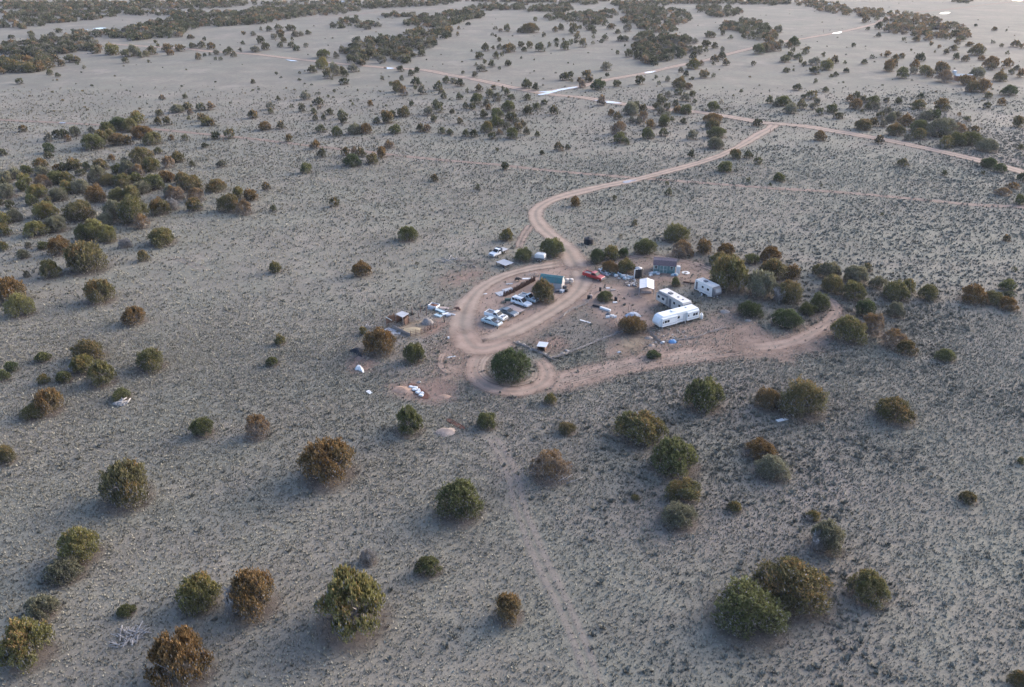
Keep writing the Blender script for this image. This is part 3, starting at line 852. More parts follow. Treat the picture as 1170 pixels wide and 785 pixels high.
MID = '''
26,147,10,7,m;3,174,10,8,g;55,157,10,12,s;64,153,9,10,g;73,153,10,9,g;85,150,13,11,s;77,158,9,7,b;55,169,14,11,d;55,177,11,8,g;104,148,8,6,s;
122,147,20,14,g;136,141,22,14,d;148,143,20,14,o;115,156,17,14,o;105,162,28,16,g;135,159,20,13,r;146,160,12,10,m;125,153,16,11,o;
161,151,25,12,r;174,158,22,13,o;180,172,10,7,g;127,180,9,7,r;161,177,26,16,m;172,188,20,16,o;192,185,14,14,b;202,179,16,12,m;
45,187,18,12,m;30,194,14,10,g;15,198,17,12,s;6,202,15,12,s;65,192,10,8,r;84,187,18,13,m;72,191,11,9,g;98,190,10,9,g;114,188,18,12,m;92,197,12,7,g;
62,203,20,14,g;74,203,18,14,o;48,195,18,10,s;27,204,18,13,y;48,207,20,14,b;25,212,14,12,g;41,218,22,15,y;6,218,22,16,s;3,209,12,10,o;
111,199,22,18,s;133,193,14,11,g;146,192,20,16,s;157,195,14,14,b;142,184,10,8,s;123,205,20,12,m;138,206,23,14,o;154,203,16,11,g;175,208,24,16,g;189,201,18,12,r;161,214,22,13,s;193,218,14,14,s;
92,213,20,15,s;76,214,16,15,y;66,222,20,14,s;109,221,22,19,r;134,223,20,16,o;150,222,22,19,o;55,229,10,9,o;35,228,14,12,g;11,234,11,10,g;1,231,8,8,o;52,240,27,18,y;15,246,19,14,s;2,250,16,17,y;
89,241,36,21,m;130,240,25,20,s;151,240,34,29,o;160,253,17,17,b;119,251,19,14,s;182,236,22,18,m;41,261,27,17,y;64,256,24,17,s;3,262,16,14,o;95,266,20,18,g;108,262,26,22,y;122,267,22,19,y;
230,134,11,8,m;235,138,14,10,o;242,140,10,7,m;181.5,129,10,7,o;180,138,9,9,o;191,138,10,11,o;156,134,17,13,y;185,111,8,5,b;211,110,6.5,5,g;202,124,16,9,s;214,121,13,8,o;217,128,7,6,b;215.5,135,5.5,5,g;229,122,14,8,g;241,121,10,9,b;289,93,6.5,5,o;288,130.5,12,9,m;246,155,11,8,d;262,153,13,10,o;196,157,7,6,b;211,157,9,7,g;
234,166,10,5,d;219,187,7,7,g;253,187,13,8,s;330,158,9,8,m;302.5,144,15,9,r;321,143,11,8,m;366,147,13,8,g;384,150,12,11,g;361,165,10,10,r;355,167,6,6,b;367.5,174.5,11,10,g;350,192,14,11,g;
194,202,13,11,r;208,203,18,14,m;216,209,28,17,m;199,220,22,15,b;224,222,20,15,b;221,233,18,15,m;196,233,16,13,w;247,212,21,14,m;304,213,10,8,m;272,220,14,13,o;286,222,18,13,r;261,232,24,19,m;278,237,19,16,b;312,238,8,7,g;382,231,12,10,o;
405,147,18,12,s;418,147,15,11,r;451,147.5,14,10,g;480,146,10,9,o;488,147,9,9,b;505,149,9,7,g;514,151,9,6.5,g;532,152,9,8,g;541,152.5,10,8,g;557,145,15,12,o;571,151,8,6,b;562,155,10,7,g;568,171,5,4,g;445,165,13,8,b;395,173,10,9,m;405,172,9,9,b;412,174,13,10,m;402,183,22,13,d;436,174,13,12,r;425,181,15,12,m;496,203.5,10,8,m;546,214,7,6.5,g;577,190,9,10,d;499,263,4,3,s;476,301,6,4,s;
585,152,14,12,g;579,144,11,8,s;592,146,11,9,m;601.5,150,8,8,o;614,153,7,6,g;619,174.5,6.5,5,g;638,167,12,9,m;641,171,6,5,b;648.5,168,6.5,6.5,g;657,230,12,11,r;701.5,226,6,6,g;708,157,16,12,g;716.5,162.5,7,6.5,g;707,146,17,14,b;740,152,15,12,g;758,151,12,9,g;743,142,12,10,r;758,141,10,7,o;762,209.5,5,4.5,g;764,219,9,9,g;
791,154,13,10,s;814.6,142,15,9,o;819,151,22,11,g;817,163.5,20,12,s;866,140,12,8,d;790,176,9,9,d;840,176,13,11,m;855,176.5,11,9,g;866,184,10,8,g;829,190.5,18,12,g;890.5,202.5,13.5,10,g;854.5,205.6,6,6,g;880,211,5,4,d;937,155,14,11,r;938,212,4,3,g;
750,88,5,4,g;752.5,94.6,5,4.5,g;731,92,12,9,g;763,90,6.5,7,s;778,80,7,6,s;784,84,7,6.5,d;791,89.5,5,3.5,d;804.5,85,12.5,8,m;815.6,86,5,5,g;776,94,15,11,m;780,89,6,5,g;779,98.5,9,7,o;787,99,9,7,b;775,105,10,7,g;763.5,107.7,8,6,s;791,107,8.5,6,g;754,110.6,7,6,g;756,115,14,8,g;783,111,13,9,s;772,117.5,9,7,g;794,115.5,5.5,4.5,d;815,121,14,10,g;824,116,6,5,w;750.5,122,10,8,g;762,122,8.5,8,g;774,125,12,7,r;784,125,15,10,g;727,121.5,12,10,g;734.6,123.5,10,8,o;755,127,10,9,s;734.6,133,12,13,b;730,138,9,8,s;762,132,13,8,s;759,138,13,12,g;768,136,6,5,g;781,138,9,6,g;815,134.5,19,10,r;815,141.5,16,11,m;847,104,4.5,3.5,d;
861,72.7,6,5,o;829.5,71,9,7.5,m;816.6,67,10,7,m;825,63.7,10,8,d;815,72.7,4.5,4,g;825.6,56.4,7,7,s;793,73,16,11,o;801,72.4,7,6,b;792,63.7,11,8,d;816.7,52,9,7,g;807,50,11,6.5,d;806.5,57,6,9,g;794,47,8,6,s;799,56.5,8,9,g;782.7,41,7.5,5,d;782.7,46,13,7.5,g;771,41.7,10,6.5,o;835,42.7,6,5,g;826,37,7,6,g;811.5,39.7,13,6,g;
867,56,13,11,g;875,55,11,9,m;888.6,54,9,8,m;880,47.5,9,8,m;907,47.5,14,10,d;901,51,9,6,m;906,57,6,4.5,g;921,57.7,8,7,o;924.5,54.7,5,3,g;918.5,60.5,6,4,g;940.5,62.5,5.5,5,g;897,67.3,13,7.5,g;902.7,62.8,11,7,g;911.7,64.7,10,6.5,g;915,70,5,5,g;919,72.5,7,5,g;931,70,15,8,s;944.4,73.7,16,12,o;954,68,10,8.5,m;965.5,71.5,4.5,4,g;987.7,70.5,8,5.5,g;996.5,64.7,5.5,4.5,g;1006.5,62.8,3.5,3,b;1014,61.8,8,6.5,r;1016,75,14,13,r;975,51.7,6,4.5,d;1004,39.7,6.5,5,s;992,33,5,4,d;989,22.4,10,7,m;1002,21,6,5,g;1012,23,7,6,m;1005,29.5,10,8,d;1015,32,11,9,m;889,33.3,13,8,g;886,41,8.5,8,o;892,49,7,6,o;
899,80,9,5,g;906.5,80,3.5,3,g;931,80.5,13,8,g;967,80.4,7,5,g;955,84.6,7,5,g;950,87,5.5,4,g;932,92.6,6,5,g;
911,99.5,11,7,g;943,102.5,8,6,g;927.7,108.7,14,9,o;918,110.4,6.5,4.5,g;879.6,114,9.5,10,g;894.4,115,18,11,g;886.7,119,9,6,s;904,124,15,11,s;916,119,12,10,y;933.7,115.7,10,8,s;928.6,121.8,8,7,s;936.7,127.5,10,7.5,g;950.5,123.7,13.5,10,g;959,132,13,6.5,g;
979,108.5,11,7.5,g;971,112.5,9,8,r;979,119,15,11,r;986,113,8,7,o;998,114,17,8,g;992,121.5,9,7,g;1001,121,11,7.5,s;1013,114.7,7,5.5,s;985,127,5,4,g;1014,126.7,11,9,s;1006,131.5,10,6.5,g;1018,134,12,11,s;986.7,142,19,12,m;998,139.5,13,9,m;1010,141,10,8,s;1024,148,19,13,m;1005,159,12,9,m;987,143,14,8,o;
1027,115.4,9,7,d;1052.4,109.4,9,6,d;1050,119,16,9.5,o;1076.4,119.6,17,14,m;1060,131,14,11,s;1069,131,14,11,d;1054,133,10,8,s;1035.4,137,16,13,r;1024,133,12,10,s;1128,120.5,9,6.5,g;1144.7,116.4,10,8,r;1154,103.3,17,11,d;1096,131,5,5,b;1105.6,136,9,6,g;1124,98,18,14,r;1112,99,14,12,m;1108,101,9,9,b;1130,108.6,12,7,o;1164,139,13,12,m;1144,87.6,16,10,m;1161.7,77.6,8,6,s;1156,82,7.5,6,g;1145,80.5,5,4,m;1167,84,10,11,r;1117,83,17,11,s;1133.5,71,16,12,r;1133.5,76,10,8,m;1151,72.4,13,10,r;1103.4,66.7,10,7,m;1122,66.7,9,5,r;1092.5,64.5,8,9,g;1104,91.5,17,11,r;1031.5,83,14,12,g;1046,73.5,11,10,r;1051,65.8,13,9,d;1044,81,9,7,s;1057,80,14,10,o;1063,84,11,9,m;1076,77,18,12,m;1080,87,19,13,b;1030.5,64,7,6,m;1023,66,9,7,m;1022,73,10,12,m;
1051,153,17,12,o;1037,157,10,7,s;1051,144,22,13,g;1077,145,36,18,s;1097,147,17,12,b;1114,148,14,8,m;1082,161,18,12,o;1095,159,20,14,g;1109,158,22,14,g;1081,165,12,9,o;1074,153,14,8,g;1129,166,23,14,s;1166,168,8,6,g;1130,186,19,11,d;1142,192,15,10,d;1123,197.5,5,4,g;1031.5,186,13,9,o;1079,198,7,7,g;1167,202,10,9,d;1158,212,14,8,r;1146,219,16,9,b;1166,228,12,11,g;1150.5,272,11,8,m;1008,245,5,4,g;
1161,50,13,7,m;1169,53,6,6,r;1118,57,18,12,m;1144,52,6,4,g;1134.7,48,5,3,d;1151,60.5,5,4,g;1108,50.6,9,5,m;1097.5,44,12,6,g;1094,48,8,6,m;1090,55,11,6,o;1081,59,7,6,m;1073,53.5,5,4,r;1064,50,5,5,m;1047,44.5,10,6,m;1033,45,6,4,g;1068,59,3,3,g;1041,57,3,2.5,d;1136.7,33,6.5,4.5,m;1150,34.6,3,2.5,d;1114.6,29,4,3,d;
316,84,3.5,3,d;342,83,3.5,3,d;342,91,5,2.5,d;367.6,72,14,14,y;356.7,79,12,8,g;374.6,84,12,11,o;382,79,15,15,s;391,80,9,9,o;394,84,9,7,g;403.5,78,14,8,s;393,93,12,7,d;436.4,89.7,6,5.5,s;382,104,4,4,d;375,110,3.5,3,d;364.6,107,4,5,s;349,109.4,13,8.5,s;363.7,115.4,13.5,8.5,g;317.6,112.6,6,6,g;308.3,121,12,8,s;309,127,7,6,o;333,121,5,5,o;344.5,123,9,9,s;355.6,121,3.5,4.5,g;365,123,6,4.5,b;358.3,127,7.5,6.5,g;360,134,7.5,7,o;376.5,127.7,10.5,7,g;369.5,134,6.5,10,g;390.6,130.5,13,10,g;392,137,9,8,g;403,119,4,4,g;422.7,118,7,7,r;291,131,8,7,m;430,137.5,10,7,g;438,130,8,10,r;
457.4,78.6,9,6,d;469.4,83,8,7,d;476,80,7,6,d;458.7,89,6.5,5.5,g;475.4,93,13.5,9,d;446.5,96,6,5,g;453.6,98.5,13,12,m;460.3,104,11,10,b;474.4,100,5.5,5.5,g;482,102.6,11.5,10,s;500.6,98,12,10,g;504,104,6.5,8,o;507,109,8,8,g;509.6,91,9,7,g;518,92.7,8,6,s;525.4,94.4,12,8,d;533.7,104,5.5,8,g;524.7,110,9,7.5,d;547,101,10,8,m;564,99.7,6.5,5,m;574.5,101.7,6,6,g;579,105,8,7.5,g;545,112.6,13,11,g;559.4,107,11,9,o;567.7,111,11,9,s;556,117.3,10,7.5,s;557.4,122.6,7,6,r;583,111,6,5.5,g;531.8,120.5,7.5,8,g;539.7,121.3,8,7.5,g;470,118.3,6.5,5,d;460.6,127.6,15,11,m;443.3,134,15,13,m;448,130,8,8,g;490,127,12,9.5,s;498,119.6,11,12,g;501.7,124,10,10,g;516.7,127,6.5,5.5,o;495.5,135.6,8,6.5,g;525.6,137.8,9,7,m;552.7,130,10,9.5,g;567.7,129,15,10,g;568,139,16,12,g;581,121,17,11,g;582.4,133,11,9,g;
602.4,111,10,7,g;621.7,117,8,5.5,g;612.7,121.5,11,7,g;603.3,125.4,13,10,g;632.8,126,10,10.5,o;586,134,13,10,g;584.5,110.6,8,5.5,d;589.6,138,10,7,s;597.3,141,8,9,m;602,96,13,10,g;612,99,9,8.5,g;645.4,87.6,13,8,g;652,85,7,7,g;653.3,91.7,4,4,g;671,84.6,13,8,m;672,90,9,8,m;662,91,7,5,r;675,91,6,6,m;665,96,9,9,b;684,97,16,11,d;692.6,76,13,9,s;693.7,85.6,5,5,d;705,95.5,10,6.5,g;687.7,114.7,11.5,11,b;698.6,128.6,8,8,r;705.6,132.4,11,8.5,m;721.7,124,18,14,s;721.7,137,8,10,s;
581.5,72.4,6,6,d;595.4,66,3,2.5,d;584,54.5,12,9,m;595.4,51,8,6,g;599,56,7,5.5,g;605,51.5,8,7,o;617,54,12,9.5,g;627.7,51.3,6,7,g;635.8,45.8,7,4.5,d;635.8,51.3,5.5,6,d;646,52,11.5,9.5,g;652,48,6,6,g;658,47.7,5.5,4,d;666,49,10,9,o;659,42,8,8,m;660,38,5,5,m;677.4,49,5,4,s;677.7,42,4.5,4.5,g;691,43,8,6,g;687.4,47,6,4,d;709,44,10,6,d;715,44,9,6.5,s;729,45,8,6,s;714,51.7,3,3,d;722,52.6,5,5,g;705,60,5.5,4.5,g;718.5,61,10,8,g;727.5,63.5,9,10,g;644,45,4,3,m;621.7,39.7,5.5,5,m;634.5,33.6,7,6,m;641,31,8,7,g;655,33,12,11,o;663.5,31,5,4.5,g;670,28,9,8,g;679,36,6.5,5.5,g;675.5,32,11,4.5,d;706,36,8,5,g;717,32,10,8,s;698.6,30,11,6,m;611,22,6,5,g;606,32,20,8,m;594,35,8,5,g;
524,32,4,4,m;522.6,39,5,6,m;535,27,7,3.5,d;554.5,54,10,8.5,g;570.6,53.6,7,7,s;563,54.5,5,4,g;578.6,55.8,11,9,m;547.4,63.7,11,7,g;566.8,63,8,9,g;573.5,62.4,5,6,g;561.7,72.7,9,7.5,g;553.6,70.5,5.5,5,g;544,74,5,5,s;550,78,12,7,s;580,72,8,6.5,g;542.4,85,7,6,s;529,83,4,4,g;570.6,78,4,3.5,d;481.8,60.6,10,7,g;539,58,3,2.5,d;570.6,45,6.5,5,g;566,41,4,3,g;562.5,39,4,3,d;579,32,10,8,g;572,35,5,4,b;566,32,5.5,3.5,d;
297.6,46,9,8,g;313,42,8,6,s;321,41,7,5,g;324,46,7,6,o;333.6,44.5,4,4,d;303.5,53,11,8,g;293,56,10,7,s;320,51,8,6,g;333,51,11,6,g;338.7,55,9,6,d;349.6,52,6,5,s;337.5,39,10,6,s;344,38.6,6.5,5,s;352,37,8,5,g;298,33,4.5,5,s;307,33,8,6,g;318,31,11,5,g;320,37,10,5,m;332,32,12,5,g;369.5,61.5,16,9,g;384,63,8,9,s;391,57,9,9,s;
153,57.5,14,12,s;167,61.5,8,6,y;173,57.5,13,9,o;160,62.5,8,7,g;191,54.5,13,8,m;194,60,9,6,r;205,55,13,7,m;180,52,5,4,g;177,47.7,5,3.5,g;220,52,11,6,g;230,51,11,7.5,o;241,52.5,10,7,m;226.6,64.4,8,7.5,m;234,63,5,4,d;240,62,4,4,s;247,60,7,5,s;246,67,4,3.5,d;251.6,67,5,4,g;258,60,7,6,g;262,57.5,8,8,g;267,62,8,6,m;274,57,5,4,s;289,56,8,5,s;277,49,5.5,4,d;278,38,6,4,m;289,38.5,7,5,s;233,44.5,5,4,d;217.5,42,9,3.5,m;170,70,4,3,g;145,68,4,4,g;
128,56,18,12,y;144,61,13,8,g;143,69,8,6,g;80,67,14,8,g;88,68,8,7,m;70,72,8,7,m;88,72.5,5,3.5,d;96,76.5,4.5,3.5,s;57,82.7,8,6,g;65.6,85.5,6.5,5,g;22,93,9,6,d;2,81,8,10,r;33,77,14,11,o;14,74,18,13,o;55,72,12,9,m;42,70,9,8,g;63,67,11,7,m;13,42,8,4,g;35,38,8,5,y;36,41,7,4,g;59,39,9,4.5,s;67,35,8,5,g;18,50,7,6,s;108,58,10,6,g;26,75,9,9,s
'''
ANCH = [  # named points of the photo used to say where a tree stands
    (884, 142, 'the three-way road junction'), (635, 104, 'the long bright road puddle'), (695, 116, 'the second road puddle'),
    (720, 207, 'the puddle on the winding road'), (612, 243, "the winding road's sharp bend"), (742, 82, 'the branch road puddle'),
    (956, 38, 'the far upper right puddle'), (1100, 85, 'the distant blue-roofed cabin'), (444, 78, 'the far left road puddle'),
    (378, 73, 'the thin roadside puddle'), (113, 32, 'the long upper left puddle'), (72, 140, 'the tiny left puddle'),
    (0, 200, 'the left edge of the grove'), (60, 200, "the left grove's upper part"), (130, 200, "the left grove's middle"), (190, 215, "the left grove's right end"),
    (60, 245, "the left grove's near left part"), (135, 245, "the left grove's near front"), (270, 225, 'the lone pair beside the grove'),
    (128, 150, 'the dark clump above the grove'), (230, 125, 'the open flat in the upper left'), (320, 125, 'the left-centre scatter'), (405, 176, 'the thin track clump'),
    (1080, 150, 'the dense clump above the right road'), (1136, 189, 'the dark right road pair'), (1160, 215, "the thin track's right end"), (980, 118, 'the rusty cluster above the right road'),
    (905, 118, 'the row just above the junction'), (820, 152, 'the large roadside bushes'), (800, 85, 'the trees on the upper branch road'), (775, 110, 'the scatter past the second puddle'),
    (500, 105, 'the stand below the main road'), (565, 120, 'the stand left of the long puddle'), (620, 52, 'the upper centre row'), (570, 58, 'the upper centre scatter'), (690, 45, 'the upper centre-right woods'),
    (940, 70, 'the clump below the far road'), (1050, 72, 'the mixed clump in the upper right'), (1150, 75, 'the upper right edge clump'), (180, 57, 'the far left road strip'), (50, 72, 'the upper left corner clump'),
    (320, 45, 'the far scatter left of centre'), (1030, 135, 'the brown clump past the junction'), (850, 190, "the winding road's short row"), (540, 150, "the centre stand's lowest row")]

def fit(cx, cy, wd, hg):
    """crown centre, radius and height of a tree from its outline in the picture"""
    hz = 3.0
    for _ in range(6):
        c = P(cx, cy, hz * 0.5)
        d = ray(cx, cy); dn = d / np.linalg.norm(d)
        Z = depth(cx, cy, hz * 0.5)
        r = wd / 2 * Z / FPX
        s = -dn[2]; co = math.sqrt(1 - s * s)
        H = hg * Z / (2 * FPX)
        v = H * H - (r * s) ** 2
        hz = 2 * math.sqrt(max(v, 0.0)) / co if v > 0 else 0
        hz = min(max(hz, 2 * r * 0.50), 2 * r * 0.92)
    return c, r, hz

trees = []
seen = set()
for ln in NEAR.strip().split('\n'):
    a, _, lab = ln.partition('|')
    x, y, wd, hg, c = a.split(',')
    trees.append([float(x), float(y), float(wd), float(hg), c, lab])
for it in MID.replace('\n', '').split(';'):
    if not it.strip(): continue
    x, y, wd, hg, c = it.split(',')
    trees.append([float(x), float(y), float(wd), float(hg), c, ''])
trees.sort(key=lambda t: -(t[2] * t[3]) - (1e6 if t[5] else 0))
SINGLE = trees[:296]
FAR = trees[296:]
def sizeword(wd, y):
    r = wd / 2 * depth(585, y) / FPX
    return 'small' if r < 1.4 else ('medium' if r < 2.3 else 'large')
ORD = ['', 'second ', 'third ', 'fourth ', 'fifth ', 'sixth ', 'seventh ', 'eighth ', 'ninth ', 'tenth ', 'eleventh ', 'twelfth ']
def relation(dx, dy):
    s = []
    if dy < -3: s.append('beyond')
    elif dy > 3: s.append('below')
    if dx < -6: s.append('left')
    elif dx > 6: s.append('right')
    if not s: return 'at'
    if s == ['left']: return 'left of'
    if s == ['right']: return 'right of'
    if len(s) == 1: return s[0]
    return s[0] + ' and ' + s[1] + ' of'
buckets = {}
for t in SINGLE:
    if t[5]: continue
    a = min(ANCH, key=lambda q: math.hypot(q[0] - t[0], (q[1] - t[1]) * 1.8))
    key = (relation(t[0] - a[0], t[1] - a[1]), a[2], sizeword(t[2], t[1]), WORD[t[4]])
    buckets.setdefault(key, []).append((math.hypot(a[0] - t[0], (a[1] - t[1]) * 1.8), t))
for (rel, an, sz, cw), L in buckets.items():
    L.sort(key=lambda q: q[0])
    for i, (_, t) in enumerate(L):
        if len(L) == 1: t[5] = f'{sz} {cw} juniper {rel} {an}'
        elif i == 0: t[5] = f'{sz} {cw} juniper {rel} {an}, nearest'
        else: t[5] = f'{sz} {cw} juniper {rel} {an}, {ORD[i]}nearest'

litter = []  # ground spots for needle litter and its painted contact shade
def plant(i, t):
    x, y, wd, hg, code, lab = t
    c, r, hz = fit(x, y, wd, hg)
    rng = random.Random(int(x * 7 + y * 13))
    rz = rng.uniform(0, 6.28)
    tint, amt = TINT[code]
    k = rng.uniform(0.88, 1.14)
    col = (tint[0] * k, tint[1] * k, tint[2] * k, amt * rng.uniform(0.8, 1.15))
    dead = code == 'w'
    if dead: me = DEADM[i % 2]
    elif wd >= 19: me = HS[i % 3] if code in 'b' else HI[rng.randrange(6)]
    elif wd >= 9: me = MS[i % 2] if code in 'b' else MD[rng.randrange(5)]
    else: me = LO[rng.randrange(4)]
    name = 'dead_bush' if dead else ('juniper_tree' if r > 1.2 else 'juniper_bush')
    an = rng.uniform(0.90, 1.12) if wd < 60 else 1.0
    sc = (r * 1.05 * an, r * 1.05 / an, hz)
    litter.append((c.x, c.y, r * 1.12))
    grp = 'junipers scattered over the plain'
    if wd < 12.5 and not dead:
        o = link(name, me); o.color = col
        o.location = (c.x, c.y, 0); o.rotation_euler = (0, 0, rz); o.scale = sc
        tag(o, lab, 'tree' if r > 1.2 else 'bush', grp)
        return
    root = thing(name, lab, 'bush' if (dead or r <= 1.2) else 'tree', (c.x, c.y, 0), rz, grp)
    root.scale = sc
    if dead:
        tw = link('branches', me, None, root); link('twigs', DEADC, None, root).color = col
        return
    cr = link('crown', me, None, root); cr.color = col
    if wd >= 15: link('trunk', LIMB[i % 3], None, root)
    if lab.startswith('rusty juniper with bleached') or 'half-dead' in lab or 'rust-topped grey' in lab:
        d = link('dead_limbs', DEADM[0], None, root)
        ang = R(208) - rz
        d.location = (0.70 * math.cos(ang), 0.70 * math.sin(ang), 0.12)
        d.scale = (0.55, 0.55, 0.80)
        d2 = link('dead_twigs', DEADC, None, root); d2.color = col
        d2.location = (0.66 * math.cos(ang), 0.66 * math.sin(ang), 0.02); d2.scale = (0.50, 0.50, 0.72)
        d['label'] = 'bleached white dead limbs'
for i, t in enumerate(SINGLE): plant(i, t)

# masses of far woodland: outline in picture points, trees per outline
WOODS = [
    ([(0, 2), (60, 4), (120, 1), (160, 4), (150, 14), (105, 22), (60, 26), (30, 32), (0, 30)], 330, 'd'),
    ([(0, 0), (80, 1), (140, 1), (150, 8), (90, 8), (40, 10), (0, 7)], 120, 's'),
    ([(145, 0), (230, 0), (295, 0), (275, 7), (225, 9), (180, 9), (150, 11)], 190, 's'),
    ([(148, 13), (200, 12), (200, 17), (150, 16)], 26, 'd'),
    ([(146, 33), (165, 26), (195, 22), (204, 12), (215, 18), (218, 12), (245, 12), (275, 14), (300, 8), (350, 8), (400, 3), (385, 12), (330, 20), (300, 26), (270, 28), (230, 30), (210, 35), (205, 41), (170, 43), (148, 46)], 420, 'd'),
    ([(290, 4), (340, 0), (440, 0), (440, 6), (400, 14), (350, 18), (310, 24), (290, 26)], 200, 's'),
    ([(0, 53), (8, 49), (28, 48), (45, 45), (75, 41), (105, 43), (115, 50), (112, 59), (90, 55), (75, 61), (45, 63), (20, 62), (0, 60)], 120, 's'),
    ([(0, 66), (20, 64), (42, 66), (60, 64), (73, 69), (60, 75), (42, 80), (25, 80), (5, 83), (0, 84)], 46, 'o'),
    ([(82, 37), (110, 36), (150, 33), (150, 42), (120, 42), (85, 41)], 34, 's'),
    ([(378, 30), (384, 22), (398, 18), (410, 19), (412, 25), (395, 31), (382, 33)], 18, 'd'),
    ([(408, 27), (428, 25), (434, 30), (420, 33), (408, 31)], 12, 's'),
    ([(392, 58), (400, 47), (420, 44), (440, 41), (452, 41), (470, 36), (482, 31), (498, 40), (499, 50), (488, 55), (472, 56), (478, 66), (465, 71), (440, 71), (420, 74), (404, 70), (396, 66)], 120, 'g'),
    ([(462, 26), (468, 20), (480, 18), (500, 16), (520, 12), (540, 9), (556, 14), (548, 20), (535, 21), (525, 27), (510, 30), (490, 30), (465, 28)], 130, 'd'),
    ([(491, 33), (505, 30), (518, 33), (516, 38), (508, 44), (500, 42), (492, 38)], 20, 'g'),
    ([(420, 3), (445, 3), (440, 8), (425, 8)], 20, 'd'), ([(434, 1), (527, 0), (527, 2), (490, 6), (440, 8)], 90, 's'),
    ([(434, 15), (455, 14), (475, 16), (472, 18), (440, 19)], 22, 's'),
    ([(540, 8), (560, 4), (585, 6), (604, 4), (604, 10), (585, 10), (560, 11), (543, 11)], 60, 'd'),
    ([(530, 0), (590, 0), (640, 0), (700, 0), (690, 1.5), (600, 2.5), (560, 2)], 70, 's'),
    ([(603, 12), (612, 6), (632, 5), (648, 3), (653, 11), (640, 13), (620, 13)], 60, 'd'),
    ([(653, 2), (680, 1), (686, 4), (665, 5)], 14, 'd'),
    ([(622, 17), (640, 15), (655, 15), (675, 13), (700, 11), (707, 14), (700, 20), (690, 28), (675, 28), (665, 24), (650, 24), (640, 20), (625, 23)], 90, 'd'),
    ([(695, 3), (720, 0), (730, 1), (800, 0), (880, 0), (900, 2), (870, 4), (820, 4), (780, 3), (760, 5), (740, 12), (726, 20), (712, 14), (705, 6)], 220, 's'),
    ([(708, 20), (730, 17), (730, 24), (715, 27)], 18, 'd'),
    ([(725, 22), (735, 12), (750, 10), (770, 10), (788, 14), (789, 22), (778, 28), (774, 36), (755, 37), (735, 36), (727, 32)], 120, 'd'),
    ([(726, 44), (735, 37), (748, 36), (755, 40), (765, 40), (788, 44), (790, 52), (798, 52), (800, 60), (790, 62), (775, 66), (758, 68), (752, 74), (765, 75), (740, 73), (728, 66), (726, 56)], 100, 'd'),
    ([(795, 8), (820, 6), (846, 10), (850, 14), (830, 19), (815, 18), (800, 13)], 55, 'd'),
    ([(815, 30), (830, 25), (848, 20), (862, 22), (875, 28), (885, 34), (884, 44), (865, 44), (850, 42), (845, 34), (825, 34)], 70, 'd'),
    ([(870, 0), (900, 0), (905, 4), (880, 5)], 30, 's'),
    ([(908, 2), (925, 0), (950, 3), (975, 9), (1000, 10), (1020, 13), (1018, 17), (1000, 19), (985, 18), (965, 17), (950, 15), (925, 8), (912, 6)], 95, 'm'),
    ([(1016, 22), (1024, 14), (1040, 15), (1062, 18), (1080, 26), (1100, 28), (1109, 37), (1106, 42), (1090, 41), (1078, 45), (1060, 45), (1045, 40), (1030, 38), (1018, 36)], 120, 'm'),
    ([(870, 54), (878, 45), (886, 50), (882, 58), (872, 60)], 12, 'm'),
    ([(1085, 0), (1110, 0), (1108, 3), (1090, 2)], 12, 's'),
]
def inpoly(x, y, poly):
    r = False
    for (x1, y1), (x2, y2) in zip(poly, poly[1:] + poly[:1]):
        if (y1 > y) != (y2 > y) and x < (x2 - x1) * (y - y1) / (y2 - y1) + x1: r = not r
    return r
far_V, far_A, far_T = [], [], []
LOWARR = [crown_arrays(s, n, 0.44, 0.34, 5, .56, (.32, .46), 0) for s, n in ((61, 64), (62, 64), (63, 64), (64, 64))]
LOWARR2 = [crown_arrays(s, 240, 0.30, 0.21, 8, .58, (.28, .42), 0) for s in (71, 72, 73)]
def add_far(x, y, r, hz, code, rng, big):
    V, A = rng.choice(LOWARR2 if big else LOWARR)
    a = rng.uniform(0, 6.28); ca, sa = math.cos(a), math.sin(a)
    Vx = V[..., 0] * ca - V[..., 1] * sa; Vy = V[..., 0] * sa + V[..., 1] * ca
    W = np.stack([Vx * r + x, Vy * r + y, V[..., 2] * hz], -1)
    tint, amt = TINT[code]
    g_ = sum(tint) / 3
    tint = tuple(c * 0.6 + g_ * 0.4 for c in tint)
    k = rng.uniform(0.62, 1.0)
    far_V.append(W.reshape(-1, 3)); far_A.append(np.repeat(A, 4, 0))
    far_T.append(np.tile(np.array([tint[0] * k, tint[1] * k, tint[2] * k, amt]), (len(V) * 4, 1)))
frng = random.Random(99)
for t in FAR:
    c, r, hz = fit(*t[:4])
    add_far(c.x, c.y, r, hz, t[4], frng, t[2] > 6)
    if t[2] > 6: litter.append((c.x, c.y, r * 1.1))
MIXC = {'d': 'ddddsgb', 's': 'dsdsdgb', 'o': 'oomgdry', 'g': 'dgdomds', 'm': 'mmdbobs'}
for poly, n, code in WOODS:
    n = int(n * 1.6)
    xs = [p[0] for p in poly]; ys = [p[1] for p in poly]
    got = tries = 0
    while got < n and tries < n * 40:
        tries += 1
        x, y = frng.uniform(min(xs), max(xs)), frng.uniform(min(ys), max(ys))
        if not inpoly(x, y, poly): continue
        # far rows hold more trees per picture point than near ones
        if frng.random() > min(1, 14.0 / (y + 8)) ** 0.5: continue
        q = P(x, max(y, -25), 1.5)
        r = frng.uniform(2.2, 3.9)
        add_far(q.x, q.y, r, r * frng.uniform(0.95, 1.3), frng.choice(MIXC[code]), frng, y > 45)
        got += 1
